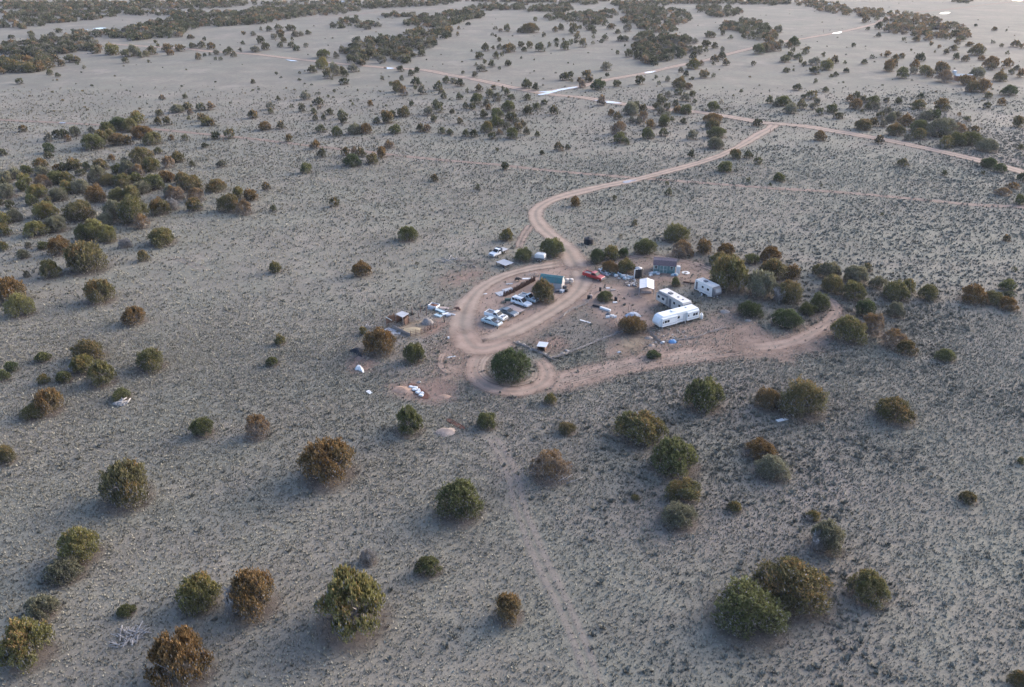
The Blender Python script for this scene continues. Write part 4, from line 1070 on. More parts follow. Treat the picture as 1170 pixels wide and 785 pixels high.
# dots of bush on the far flats, and the woodland that goes on outside the frame
for _ in range(420):
    x, y = frng.uniform(-20, 1190), frng.uniform(1, 130)
    q = P(x, y)
    if bare_at(np.array([q.x]), np.array([q.y]))[0] > 0: continue
    r = frng.uniform(0.35, 0.9)
    add_far(q.x, q.y, r, r * 1.1, frng.choice('dgsdm'), frng, False)
for _ in range(1500):
    Y = frng.uniform(1300, 4200); X = frng.uniform(-1, 1) * (Y * 0.9)
    if vnoise(X, Y / 2, 160, 8) < 0.5: continue
    r = frng.uniform(2.2, 4.5)
    add_far(X, Y, r, r * 1.2, frng.choice('ddsgo'), frng, False)
for _ in range(420):
    Y = frng.uniform(60, 1200); s = frng.choice((-1, 1))
    half = (Y * math.cos(PITCH) + CAM_H * math.sin(PITCH)) * 585 / FPX
    X = s * (half + frng.uniform(6, 60 + Y * 0.4))
    if vnoise(X, Y, 45, 9) < 0.5: continue
    r = frng.uniform(1.3, 3.2)
    add_far(X, Y, r, r * 1.2, frng.choice('ddgomrs'), frng, Y < 500)
V = np.concatenate(far_V); me = arr_mesh('distant_juniper_woodland', V, 4, M_LEAF_FAR)
for nm, dat in (('leaf', np.concatenate(far_A)), ('tint', np.concatenate(far_T))):
    at = me.attributes.new(nm, 'FLOAT_COLOR', 'POINT'); at.data.foreach_set('color', dat.astype(np.float32).ravel())
tag(link('distant_juniper_woodland', me), 'dark bands and dots of juniper woodland far across the plain', kind='stuff')

# brown needle litter under the junipers, darkened to paint soft contact shade
M_LITTER_SHADE = dirt_material('juniper_litter_and_shade', (0.125, 0.098, 0.082), (0.185, 0.15, 0.128), 0.0, 1.5, 0.6)
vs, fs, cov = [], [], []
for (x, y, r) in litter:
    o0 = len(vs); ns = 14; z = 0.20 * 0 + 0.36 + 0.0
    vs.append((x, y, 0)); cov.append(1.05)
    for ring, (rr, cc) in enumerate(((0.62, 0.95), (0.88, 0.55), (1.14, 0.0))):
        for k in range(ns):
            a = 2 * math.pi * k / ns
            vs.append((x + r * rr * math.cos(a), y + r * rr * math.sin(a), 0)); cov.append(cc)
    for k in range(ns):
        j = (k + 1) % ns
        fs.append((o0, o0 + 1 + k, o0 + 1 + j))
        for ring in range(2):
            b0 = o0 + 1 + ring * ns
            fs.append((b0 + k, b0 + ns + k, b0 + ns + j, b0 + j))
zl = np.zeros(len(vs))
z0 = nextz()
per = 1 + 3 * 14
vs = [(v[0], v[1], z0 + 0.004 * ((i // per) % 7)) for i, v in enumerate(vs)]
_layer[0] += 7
o = pydata('litter_and_shade', vs, fs, M_LITTER_SHADE)
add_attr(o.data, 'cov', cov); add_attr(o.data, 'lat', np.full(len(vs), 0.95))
tag(o, 'brown needle litter with painted soft shade under the junipers', kind='stuff')
# ------------------------------------------------------------------ homestead
W_ = (0.80, 0.81, 0.82)
M_WHITE = mat('white_fibreglass', (0.66, 0.68, 0.68), 0.45, 0.05, 1.2, dirt=0.12, dirtcol=(0.55, 0.52, 0.47))
M_WHITE2 = mat('white_metal_siding', (0.54, 0.55, 0.54), 0.5, 0.07, 1.5, dirt=0.3, dirtcol=(0.42, 0.38, 0.33))
M_BEIGE = mat('beige_rv_siding', (0.40, 0.385, 0.36), 0.55, 0.08, 1.5, dirt=0.3)
M_ROOFW = mat('chalky_white_roof', (0.62, 0.60, 0.56), 0.8, 0.12, 0.9, dirt=0.35, dirtcol=(0.42, 0.38, 0.33))
M_GLASS = mat('dark_window_glass', (0.020, 0.025, 0.032), 0.4, 0.1, 1.0, spec=0.12)
M_GREYW = mat('grey_window_glass', (0.13, 0.15, 0.17), 0.15, 0.1, 1.0)
M_RUB = mat('black_rubber', (0.025, 0.025, 0.027), 0.8, 0.2, 3.0, dirt=0.4)
M_RIM = mat('steel_wheel_rim', (0.42, 0.42, 0.43), 0.4, 0.15, 6.0, metal=0.6)
M_BLACKP = mat('black_plastic', (0.018, 0.021, 0.026), 0.7, 0.15, 1.5, dirt=0.08, spec=0.25)
M_TRIM = mat('dark_grey_trim', (0.10, 0.105, 0.115), 0.6, 0.15, 3.0)
M_LTRIM = mat('grey_stripe_trim', (0.30, 0.33, 0.38), 0.6, 0.1, 3.0)
M_GSHED = mat('blue_green_painted_siding', (0.085, 0.165, 0.165), 0.75, 0.14, 2.0, dirt=0.15)
M_PURP = mat('brownish_purple_shingles', (0.115, 0.085, 0.095), 0.9, 0.18, 3.0, bump=0.4)
M_PURL = mat('lit_purple_shingles', (0.165, 0.130, 0.140), 0.9, 0.18, 3.0, bump=0.4)  # lighter copy; the brighter light on the upper slopes is painted in
M_TRIMW = mat('pale_green_trim_paint', (0.42, 0.47, 0.45), 0.7, 0.1, 3.0)
M_TEAL = mat('teal_metal_roof', (0.045, 0.145, 0.150), 0.45, 0.14, 1.4, dirt=0.18)
M_TEALL = mat('light_teal_roof_top', (0.45, 0.55, 0.56), 0.5, 0.12, 1.4, dirt=0.2)
M_GREYS = mat('pale_grey_board_siding', (0.36, 0.35, 0.36), 0.8, 0.1, 2.0, dirt=0.3)
M_CREAM = mat('cream_board_siding', (0.52, 0.47, 0.42), 0.8, 0.1, 2.0, dirt=0.25)
M_CANV = mat('white_canopy_fabric', (0.68, 0.66, 0.64), 0.8, 0.05, 1.0, bump=0.2)
M_WOODG = mat('weathered_grey_wood', (0.22, 0.19, 0.17), 0.9, 0.3, 3.0, bump=0.4)
M_WOODB = mat('brown_rough_wood', (0.125, 0.075, 0.055), 0.9, 0.3, 3.0, bump=0.4)
M_WOODT = mat('tan_planks', (0.36, 0.29, 0.26), 0.9, 0.2, 2.5, bump=0.3)
M_RED = mat('red_car_paint', (0.34, 0.030, 0.030), 0.35, 0.1, 1.2, dirt=0.12)
M_CARW = mat('white_car_paint', (0.64, 0.66, 0.67), 0.35, 0.05, 1.2, dirt=0.1)
M_CARS = mat('pale_blue_green_car_paint', (0.36, 0.45, 0.47), 0.35, 0.08, 1.2, dirt=0.1)
M_CARB = mat('pale_blue_car_paint', (0.40, 0.47, 0.50), 0.38, 0.1, 1.2, dirt=0.2)
M_CARD = mat('slate_blue_car_paint', (0.085, 0.115, 0.145), 0.3, 0.1, 1.2, dirt=0.1)
M_LAMP = mat('headlight_lens', (0.70, 0.72, 0.74), 0.15, 0.05, 4.0)
M_ZINC = mat('galvanised_sheet', (0.36, 0.37, 0.385), 0.55, 0.15, 1.5, metal=0.1, dirt=0.35)
M_RUST = mat('rusty_steel', (0.17, 0.075, 0.045), 0.85, 0.35, 3.0)
M_TARPB = mat('blue_tarp', (0.08, 0.22, 0.42), 0.6, 0.15, 2.0)
M_TARPG = mat('grey_blue_tarp', (0.33, 0.37, 0.42), 0.7, 0.15, 2.0)
M_PLASW = mat('white_plastic', (0.62, 0.63, 0.63), 0.5, 0.06, 2.0)
M_SACK = mat('white_woven_sack', (0.56, 0.59, 0.61), 0.8, 0.1, 4.0, bump=0.5)
M_CYAN = mat('pale_blue_plastic', (0.34, 0.45, 0.50), 0.6, 0.12, 3.0)
M_STONE = mat('grey_stone', (0.33, 0.31, 0.29), 0.9, 0.25, 3.0, bump=0.6)
M_EARTHO = mat('orange_heaped_earth', (0.34, 0.235, 0.175), 0.95, 0.2, 1.5, bump=0.7, spec=0.1)
M_EARTHT = mat('tan_heaped_earth', (0.34, 0.275, 0.23), 0.95, 0.15, 1.5, bump=0.7, spec=0.1)
M_EARTHD = mat('dark_red_trench_earth', (0.13, 0.070, 0.055), 0.95, 0.3, 1.5, bump=0.7, spec=0.1)
M_HAYB = mat('loose_straw', (0.33, 0.27, 0.175), 0.95, 0.25, 5.0, bump=0.6)
M_BRUSH = mat('grey_dry_brush', (0.26, 0.235, 0.215), 0.95, 0.3, 4.0)

def wheel(parent, x, y, r=0.38, wd=0.24):
    s = 1 if y > 0 else -1
    w_ = cyl('wheel', (x, y - s * wd / 2, r), (x, y + s * wd / 2, r), r, r, M_RUB, parent, 14)
    cyl('rim', (x, y + s * (wd / 2 - 0.02), r), (x, y + s * (wd / 2 + 0.015), r), r * 0.58, r * 0.5, M_RIM, w_, 12)
    return w_
def two_px(a, b_, z=0.0):
    A, B = P(*a, z), P(*b_, z)
    return A, B, (B - A).length, heading(A, B)

def pane_row(name, x0, x1, z0, z1, y, parent, m=M_GLASS, frame=M_WHITE2, s=-1):
    """window with a raised frame on a side wall at y (s = outward direction)"""
    f = box(name, ((x0 + x1) / 2, y + s * 0.015, (z0 + z1) / 2), (x1 - x0 + 0.12, 0.03, z1 - z0 + 0.12), frame, parent)
    p = box('pane', (0, s * 0.018, 0), (x1 - x0, 0.03, z1 - z0), m, f)
    return f

# --- long white trailer -------------------------------------------------
A, B, L, rz = two_px((755.3, 374.6), (796.6, 363.6), 0.55)
L = min(max(L, 10.8), 12.6)
t = thing('travel_trailer', 'longest white trailer with three double windows and slide-outs, nearest of the three trailers', 'trailer', ((A.x + B.x) / 2, (A.y + B.y) / 2, 0), rz)
# local x along the near side (left to right in the photo), local +y away from the camera
h0, h1 = 0.5, 2.95
x0, x1 = -L / 2, L / 2
prof = [(x0 + 0.9, h0), (x1, h0), (x1 + 0.05, h1 - 0.25), (x1 - 0.25, h1), (x0 + 1.0, h1), (x0 + 0.35, h1 - 0.35), (x0 - 0.15, h0 + 0.9), (x0 + 0.1, h0 + 0.25)]
prism('body', prof, 0.28, 2.5, M_WHITE, t, 0.06)
for a_, b_ in ((x0 + 0.55, x0 + 4.6), (x1 - 3.4, x1 - 0.15)):
    s_ = box('slide_out', ((a_ + b_) / 2, 0.14, (h0 + h1) / 2 - 0.10), (b_ - a_, 0.62, h1 - h0 - 0.55), M_WHITE, t, bev=0.03)
    s_['label'] = 'shallow box section standing proud of the side'
    box('awning_cover', ((a_ + b_) / 2, -0.16, h1 - 0.62), (b_ - a_ - 0.1, 0.14, 0.06), M_LTRIM, t)
for cx, yy in ((x0 + 1.75, -0.17), (x0 + 4.9, 0.28), (x1 - 1.25, -0.17)):
    for dx in (-0.36, 0.36): pane_row('window', cx + dx - 0.28, cx + dx + 0.28, 1.55, 2.1, yy, t)
pane_row('window', x0 + 0.62, x0 + 0.82, 1.5, 2.0, -0.17, t)
pane_row('window', x1 - 3.3, x1 - 3.0, 1.65, 2.1, -0.17, t)
box('door', (x0 + 7.0, 0.26, 1.55), (0.72, 0.06, 1.75), M_WHITE2, t)
for a_, b_, yy in ((x0 + 0.6, x0 + 4.6, -0.178), (x0 + 4.6, x1 - 3.4, 0.272), (x1 - 3.4, x1 - 0.2, -0.178)):
    box('stripe', ((a_ + b_) / 2, yy, 1.12), (b_ - a_, 0.02, 0.10), M_LTRIM, t)
box('roof_vent', (x0 + 4.6, 1.5, h1 + 0.10), (1.0, 0.8, 0.22), M_PLASW, t, bev=0.04)
box('roof_vent', (x0 + 8.2, 1.6, h1 + 0.05), (0.4, 0.4, 0.12), M_LTRIM, t, bev=0.02)
for wx in (x0 + 6.3, x0 + 7.2, x0 + 8.1):
    wheel(t, wx, 0.42, 0.38); wheel(t, wx, 2.6, 0.38)
box('underframe', (0.3, 1.5, 0.45), (L - 2.0, 2.0, 0.18), M_TRIM, t)
box('landing_leg', (x0 + 0.9, 0.6, 0.22), (0.12, 0.12, 0.45), M_TRIM, t); box('landing_leg', (x0 + 0.9, 2.3, 0.22), (0.12, 0.12, 0.45), M_TRIM, t)
box('landing_leg', (x1 - 3.6, 0.1, 0.22), (0.12, 0.12, 0.45), M_WHITE2, t)

# --- beige trailer with slide-out and sloped dark front ------------------
A, B, L, rz = two_px((752.3, 331.6), (777.7, 345.6), 3.15)
L = min(max(L, 8.4), 11.0)
t = thing('motorhome', 'beige motorhome with dirty roof and dark sloping windshield, behind the longest white trailer', 'motorhome', (A.x, A.y, 0), rz)
prism('body', [(0, 0.6), (L + 0.9, 0.6), (L + 1.25, 1.3), (L + 0.95, 1.7), (L + 0.15, 2.9), (L, 3.1), (0.1, 3.15)], 0.0, 2.5, M_BEIGE, t, 0.05)
box('roof', (L / 2 + 0.1, 1.25, 3.19), (L - 0.1, 2.42, 0.09), M_ROOFW, t, bev=0.03)
q = prism('windshield', [(L + 1.0, 1.68), (L + 0.22, 2.85), (L + 0.25, 2.88), (L + 1.04, 1.71)], 0.15, 2.35, M_GREYW, t)
q.location.x = 0.03
s_ = box('slide_out', (1.9, -0.32, 1.95), (3.3, 0.66, 1.75), M_BEIGE, t, bev=0.03)
pane_row('window', 0.7, 1.5, 1.85, 2.45, -0.65, t); pane_row('window', 2.2, 3.1, 1.85, 2.45, -0.65, t)
box('slide_out_trim', (1.9, -0.40, 2.86), (3.4, 0.75, 0.06), M_TRIM, t)
box('entry_door', (4.35, -0.02, 1.7), (0.7, 0.05, 1.95), M_TRIM, t)
pane_row('window', 5.4, 6.1, 1.9, 2.5, 0.0, t); pane_row('window', 7.2, 7.9, 1.9, 2.5, 0.0, t)
box('air_conditioner', (3.0, 1.1, 3.36), (1.0, 0.8, 0.26), M_TRIM, t, bev=0.05)
for xx in (5.4, 7.0): box('roof_vent', (xx, 1.3, 3.28), (0.35, 0.35, 0.12), M_TRIM, t)
box('ladder', (-0.06, 1.9, 1.9), (0.05, 0.5, 2.2), M_TRIMW, t)
box('roof_rail', (4.9, 0.03, 3.25), (L * 0.75, 0.04, 0.07), M_TRIM, t)
for wx in (1.9, L - 0.9):
    wheel(t, wx, 0.2, 0.42); wheel(t, wx, 2.3, 0.42)
box('skirt', (L * .6, 0.04, 0.62), (L * .6, 0.06, 0.25), M_TRIM, t)
pq = P(766.2, 349.5)
tt = thing('water_jug', 'white upright plastic jug between the beige motorhome and longest trailer', 'container', pq, 0)
lathe('body', [(0.0, 0), (0.26, 0.02), (0.28, 0.5), (0.2, 0.72), (0.08, 0.8), (0.0, 0.82)], M_PLASW, tt, 14)
lathe('cap', [(0.08, 0.80), (0.08, 0.88), (0.0, 0.88)], M_CYAN, tt, 10)
pq = P(766.9, 347.0)
tt = thing('white_pole', 'white downpipe standing by the motorhome door', 'pipe', pq, 0)
cyl('pole', (0, 0, 0), (0, 0, 2.4), 0.09, 0.09, M_PLASW, tt, 8)
cyl('pole_foot', (0, 0, 0), (0, 0, 0.08), 0.22, 0.2, M_PLASW, tt, 10)

# --- small white camper with dark front cap ------------------------------
A, B, L, rz = two_px((794.4, 319.4), (811.6, 327.4), 2.95)
L = min(max(L, 5.6), 7.0)
t = thing('camper_trailer', 'small white camper with a dark rounded front cap, beside the large dark juniper', 'trailer', (A.x, A.y, 0), rz)
prism('body', [(0, 0.55), (L + 0.2, 0.55), (L + 0.1, 1.0), (L, 2.95), (0.15, 3.0), (0, 2.8)], 0.0, 2.4, M_WHITE2, t, 0.06)
prism('front_cap', [(L + 0.0, 0.62), (L + 0.55, 0.7), (L + 0.95, 1.25), (L + 0.8, 2.1), (L + 0.35, 2.75), (L + 0.0, 2.93)], 0.02, 2.38, M_TRIM, t, 0.08)
prism('cap_window', [(L + 0.93, 1.7), (L + 0.60, 2.50), (L + 0.64, 2.54), (L + 0.97, 1.74)], 0.4, 2.0, M_GREYW, t)
box('roof', (L / 2, 1.2, 3.01), (L - 0.2, 2.3, 0.06), M_ROOFW, t, bev=0.02)
box('air_conditioner', (L * .42, 1.1, 3.16), (0.9, 0.75, 0.25), M_TRIM, t, bev=0.05)
box('roof_vent', (L * .75, 1.2, 3.1), (0.35, 0.35, 0.12), M_PLASW, t)
pane_row('window', L * .42, L * .42 + 0.6, 1.75, 2.25, 0, t); pane_row('window', L * .72, L * .72 + 0.7, 1.7, 2.25, 0, t)
box('door', (L * .12, -0.02, 1.7), (0.62, 0.05, 1.85), M_TRIM, t)
box('stripe', (L / 2, -0.01, 1.15), (L * 0.9, 0.02, 0.10), M_LTRIM, t)
box('bumper', (-0.12, 1.2, 0.6), (0.15, 2.2, 0.14), M_TRIM, t)
for wx in (L * .45, L * .45 + 0.85):
    wheel(t, wx, 0.15, 0.34); wheel(t, wx, 2.25, 0.34)
box('tongue', (L + 1.2, 1.2, 0.5), (1.3, 0.12, 0.12), M_TRIM, t)
def slab(name, label, cat, px, py, s, m, rz=0.0, z=0.0, tilt=0.0, group=None, bev=0.01):
    q = P(px, py)
    o = box(name, (q.x, q.y, z + s[2] / 2 + 0.03 + abs(math.sin(tilt)) * s[0] / 2), s, m, None, bev=min(bev, s[2] / 4), rot=(0, tilt, rz))
    tag(o, label, cat, group)
    return o
slab('white_steps', 'white sheet lying in front of the small camper', 'panel', 812.6, 338.8, (1.8, 0.9, 0.25), M_PLASW, -0.3, bev=0.05)
slab('cooler_box', 'small white box on the ground, farther of two by the camper', 'box', 800.2, 334.0, (0.5, 0.35, 0.3), M_PLASW, 0.4)
slab('cooler_box', 'small white box on the ground, nearer of two by the camper', 'box', 801.6, 337.7, (0.35, 0.3, 0.45), M_PLASW, 0.9)
def bottle(name, label, px, py, r, h, m, cat='tank'):
    q = P(px, py)
    t = thing(name, label, cat, q, 0)
    lathe('body', [(r * .7, 0), (r, r * .25), (r, h - r * .6), (r * .75, h - r * .15), (r * .3, h), (0, h)], m, t, 18)
    lathe('valve_collar', [(r * .42, h - 0.04), (r * .42, h + r * .4), (r * .36, h + r * .4), (0, h + r * .3)], m, t, 14)
    return t
bottle('propane_tank', 'white upright gas tank at the right end of the longest trailer', 800.9, 364.2, 0.42, 1.25, M_PLASW)
bottle('propane_tank', 'small white gas bottle in front of the small camper', 819.3, 340.2, 0.18, 0.5, M_PLASW)

# --- blue-green gambrel shed with double doors ---------------------------
A, B, L, rz = two_px((746.2, 311.2), (771.0, 313.2))
t = thing('garden_shed', 'blue-green shed with purple-brown gambrel roof, white double doors and two windows', 'shed', (A.x, A.y, 0), rz)
D, E, Kz, T_ = 3.4, 2.15, 3.0, 3.4
gab = [(0, 0), (D, 0), (D, E), (D - 0.75, Kz), (D / 2, T_), (0.75, Kz), (0, E)]
vs = [(0, y, z) for y, z in gab] + [(L, y, z) for y, z in gab]; n = len(gab)
fs = [tuple(range(n)), tuple(range(2 * n - 1, n - 1, -1))] + [(i, i + n, (i + 1) % n + n, (i + 1) % n) for i in range(n)]
wl_ = pydata('wall', vs, fs, M_GSHED, t)
def roof_slope(name, ya, za, yb, zb, m, par, over=0.2, th=0.07, x0=0.0, x1=None):
    x1 = L if x1 is None else x1
    nn = Vector((0, -(zb - za), yb - ya)).normalized()
    if nn.z < 0: nn = -nn
    o_ = nn * 0.012
    vs = []
    for x in (x0 - over, x1 + over):
        for (y, z) in ((ya, za), (yb, zb)):
            vs += [(x, y + o_.y, z + o_.z), (x, y + o_.y + nn.y * th, z + o_.z + nn.z * th)]
    return pydata(name, vs, [(0, 1, 3, 2), (4, 6, 7, 5), (1, 5, 7, 3), (0, 2, 6, 4), (0, 4, 5, 1), (2, 3, 7, 6)], m, par)
roof_slope('lower_roof', -0.14, E - 0.16, 0.75, Kz, M_PURP, t); roof_slope('upper_roof', 0.76, Kz + 0.03, D / 2 - 0.01, T_ + 0.03, M_PURL, t)
roof_slope('upper_roof', D / 2 + 0.01, T_ + 0.03, D - 0.76, Kz + 0.03, M_PURL, t); roof_slope('lower_roof', D - 0.75, Kz, D + 0.14, E - 0.16, M_PURP, t)
box('ridge_cap', (L / 2, D / 2, T_ + 0.11), (L + 0.44, 0.2, 0.05), M_PURP, t)
dx = L * 0.46
for s in (-1, 1):
    d_ = box('door', (dx + s * 0.45, -0.03, 1.02), (0.86, 0.05, 1.92), M_GSHED, t)
    for c_, s_ in (((0, -0.03, 0.93), (0.86, 0.03, 0.07)), ((0, -0.03, -0.93), (0.86, 0.03, 0.07)), ((0, -0.03, 0.05), (0.72, 0.03, 0.06)), ((-0.4, -0.03, 0), (0.07, 0.03, 1.78)), ((0.4, -0.03, 0), (0.07, 0.03, 1.78))):
        box('door_trim', c_, s_, M_TRIMW, d_)
box('door_frame', (dx, -0.02, 2.04), (2.0, 0.05, 0.10), M_TRIMW, t)
for wx in (L * 0.12, L * 0.83):
    f = box('window', (wx, -0.02, 1.5), (0.85, 0.05, 0.95), M_TRIMW, t)
    for k in (-1, 1): box('pane', (0, -0.02, k * 0.2), (0.62, 0.04, 0.34), M_GLASS, f)
for xx in (0.04, L - 0.04): box('corner_trim', (xx, -0.02, E / 2), (0.10, 0.06, E), M_TRIMW, t)

# --- teal roofed shed ----------------------------------------------------
A, B, L, rz = two_px((616.8, 328.0), (641.4, 331.2))
t = thing('storage_shed', 'pale grey shed with teal gambrel metal roof beside the rust-topped juniper', 'shed', (A.x, A.y, 0), rz)
D, E, Kz, T_ = 2.6, 1.7, 2.6, 2.9
gab = [(0, 0), (D, 0), (D, E), (D - 0.6, Kz), (D / 2, T_), (0.6, Kz), (0, E)]
vs = [(0, y, z) for y, z in gab] + [(L, y, z) for y, z in gab]; n = len(gab)
fs = [tuple(range(n)), tuple(range(2 * n - 1, n - 1, -1))] + [(i, i + n, (i + 1) % n + n, (i + 1) % n) for i in range(n)]
pydata('wall', vs, fs, M_GREYS, t)
e_ = pydata('end_wall', [(L + 0.02, y, z) for y, z in gab] + [(L + 0.05, y, z) for y, z in gab], [tuple(range(n)), tuple(range(2 * n - 1, n - 1, -1))] + [(i, i + n, (i + 1) % n + n, (i + 1) % n) for i in range(n)], M_CREAM, t)
e_['label'] = 'cream gable end'
roof_slope('roof_panel', -0.12, E - 0.18, 0.6, Kz, M_TEAL, t, 0.12); roof_slope('roof_panel', 0.61, Kz + 0.03, D / 2 - 0.01, T_ + 0.03, M_TEAL, t, 0.12)
roof_slope('roof_panel', D / 2 + 0.01, T_ + 0.03, D - 0.61, Kz + 0.03, M_TEALL, t, 0.12); roof_slope('roof_panel', D - 0.6, Kz, D + 0.12, E - 0.18, M_TEAL, t, 0.12)
for k in range(1, 12):
    roof_slope('roof_rib', -0.13, E - 0.13, 0.6, Kz + 0.05, M_TEAL, t, 0.0, 0.05, k * L / 12 - 0.025, k * L / 12 + 0.025)
for k in range(1, 14): box('siding_batten', (k * L / 14, -0.012, E / 2 - 0.1), (0.04, 0.02, E - 0.25), M_GREYS, t)
box('door', (L + 0.08, D / 2, 0.95), (0.05, 0.95, 1.85), M_GREYS, t)

# --- white canopy --------------------------------------------------------
A, B, Wd, rz = two_px((730.0, 338.4), (746.6, 338.4))
rz = heading(P(738, 340), P(738, 318)) - math.pi / 2
t = thing('carport_canopy', 'white peaked fabric canopy standing on thin poles beside the tall black tank', 'canopy', (A.x, A.y, 0), rz)
Lc, Ez, Pz = 5.6, 2.0, 2.45
nx, ny = 8, 10
vs, fs = [], []
for j in range(ny + 1):
    for i in range(nx + 1):
        u = i / nx
        z = Ez + (Pz - Ez) * (1 - abs(2 * u - 1)) - 0.05 * math.sin(math.pi * ((j * 4 / ny) % 1)) + (0.05 if i == nx // 2 else 0)
        vs.append((u * Wd, j * Lc / ny, z))
for j in range(ny):
    for i in range(nx): fs.append((j * (nx + 1) + i, j * (nx + 1) + i + 1, (j + 1) * (nx + 1) + i + 1, (j + 1) * (nx + 1) + i))
c_ = pydata('canopy_roof', vs, fs, M_CANV, t, smooth=False)
sm = c_.modifiers.new('thick', 'SOLIDIFY'); sm.thickness = 0.03
for s, x in ((0, 0.0), (1, Wd)):
    quad('side_flap', [(x, 0, Ez + 0.01), (x, Lc, Ez + 0.01), (x, Lc, Ez - 0.28), (x, 0, Ez - 0.28)], M_CANV, t)
    for k in range(4): cyl('pole', (x, 0.05 + k * (Lc - 0.1) / 3, 0), (x, 0.05 + k * (Lc - 0.1) / 3, Ez), 0.035, 0.035, M_ZINC, t, 8)
quad('back_wall', [(0, Lc - .05, 0.05), (Wd, Lc - .05, 0.05), (Wd, Lc - .05, Ez), (Wd / 2, Lc - .05, Pz - .03), (0, Lc - .05, Ez)], M_WOODT, t)
slab('wood_pallet', 'tan boards stacked under the white canopy', 'boards', 738.5, 333.5, (2.4, 1.6, 0.5), M_WOODT, rz)

# --- black water tanks ---------------------------------------------------
def tank(label, px, py, r, h, lid=M_BLACKP):
    q = P(px, py); t = thing('water_tank', label, 'water tank', q, 0)
    prof = [(r * .98, 0)]
    for k in range(8):
        z = h * (k + .5) / 9
        prof += [(r, z), (r * 0.975, z + h * .045)]
    prof += [(r, h * .93), (r * .9, h), (r * .35, h * 1.07), (0, h * 1.08)]
    lathe('body', prof, M_BLACKP, t, 28)
    lathe('lid', [(r * .24, 0), (r * .24, 0.12), (0, 0.14)], lid, t, 16, (0, 0, h * 1.07))
    return t
tk = tank('squat black water tank alone beyond the parked red pickup', 672.7, 278.4, 1.35, 1.6)
tk = tank('tall black water tank with pale top behind the white canopy', 729.0, 317.0, 1.02, 2.45, M_ZINC)
lathe('pale_top', [(0.93, 2.46), (0.36, 2.64), (0, 2.65)], M_ZINC, tk, 24, (0, 0, 0.012))['label'] = 'pale tank top'  # paler cone laid over the black tank top
q = P(724.6, 319.6); t = thing('stand_pipe', 'white vertical pipe on a round foot beside the tall black tank', 'pipe', q, 0)
cyl('pipe', (0, 0, 0), (0, 0, 2.7), 0.10, 0.09, M_PLASW, t, 10); cyl('foot', (0, 0, 0), (0, 0, 0.12), 0.42, 0.3, M_TARPG, t, 14)
cyl('pipe_arm', (0, 0, 2.65), (0.7, 0.3, 2.65), 0.07, 0.07, M_PLASW, t, 8)
q = P(774.4, 312.6); t = thing('portable_toilet', 'tall narrow white cabin right of the blue-green shed', 'toilet', q, -0.1)
box('cabin', (0, 0, 0.95), (0.95, 0.9, 1.9), M_PLASW, t, bev=0.08); box('roof', (0, 0, 1.96), (0.85, 0.8, 0.14), M_PLASW, t, bev=0.05); box('door', (0, -0.46, 0.95), (0.65, 0.03, 1.6), M_WHITE2, t)
q = P(783.5, 311.8); o = pydata('white_hoop', *(lambda S=24: (
    [((1.0 if k % 2 else 0.45) * math.cos(2 * math.pi * (k // 2) / S), (1.0 if k % 2 else 0.45) * math.sin(2 * math.pi * (k // 2) / S), 0.10 if k % 2 == 0 else 0.04) for k in range(2 * S)],
    [((2 * k) % (2 * S), (2 * k + 1) % (2 * S), (2 * k + 3) % (2 * S), (2 * k + 2) % (2 * S)) for k in range(S)]))(), M_PLASW)
o.location = q; o.location.z += 0.05; tag(o, 'flat white ring lying on the dirt right of the white cabin', 'ring')
o.modifiers.new('thick', 'SOLIDIFY').thickness = 0.12

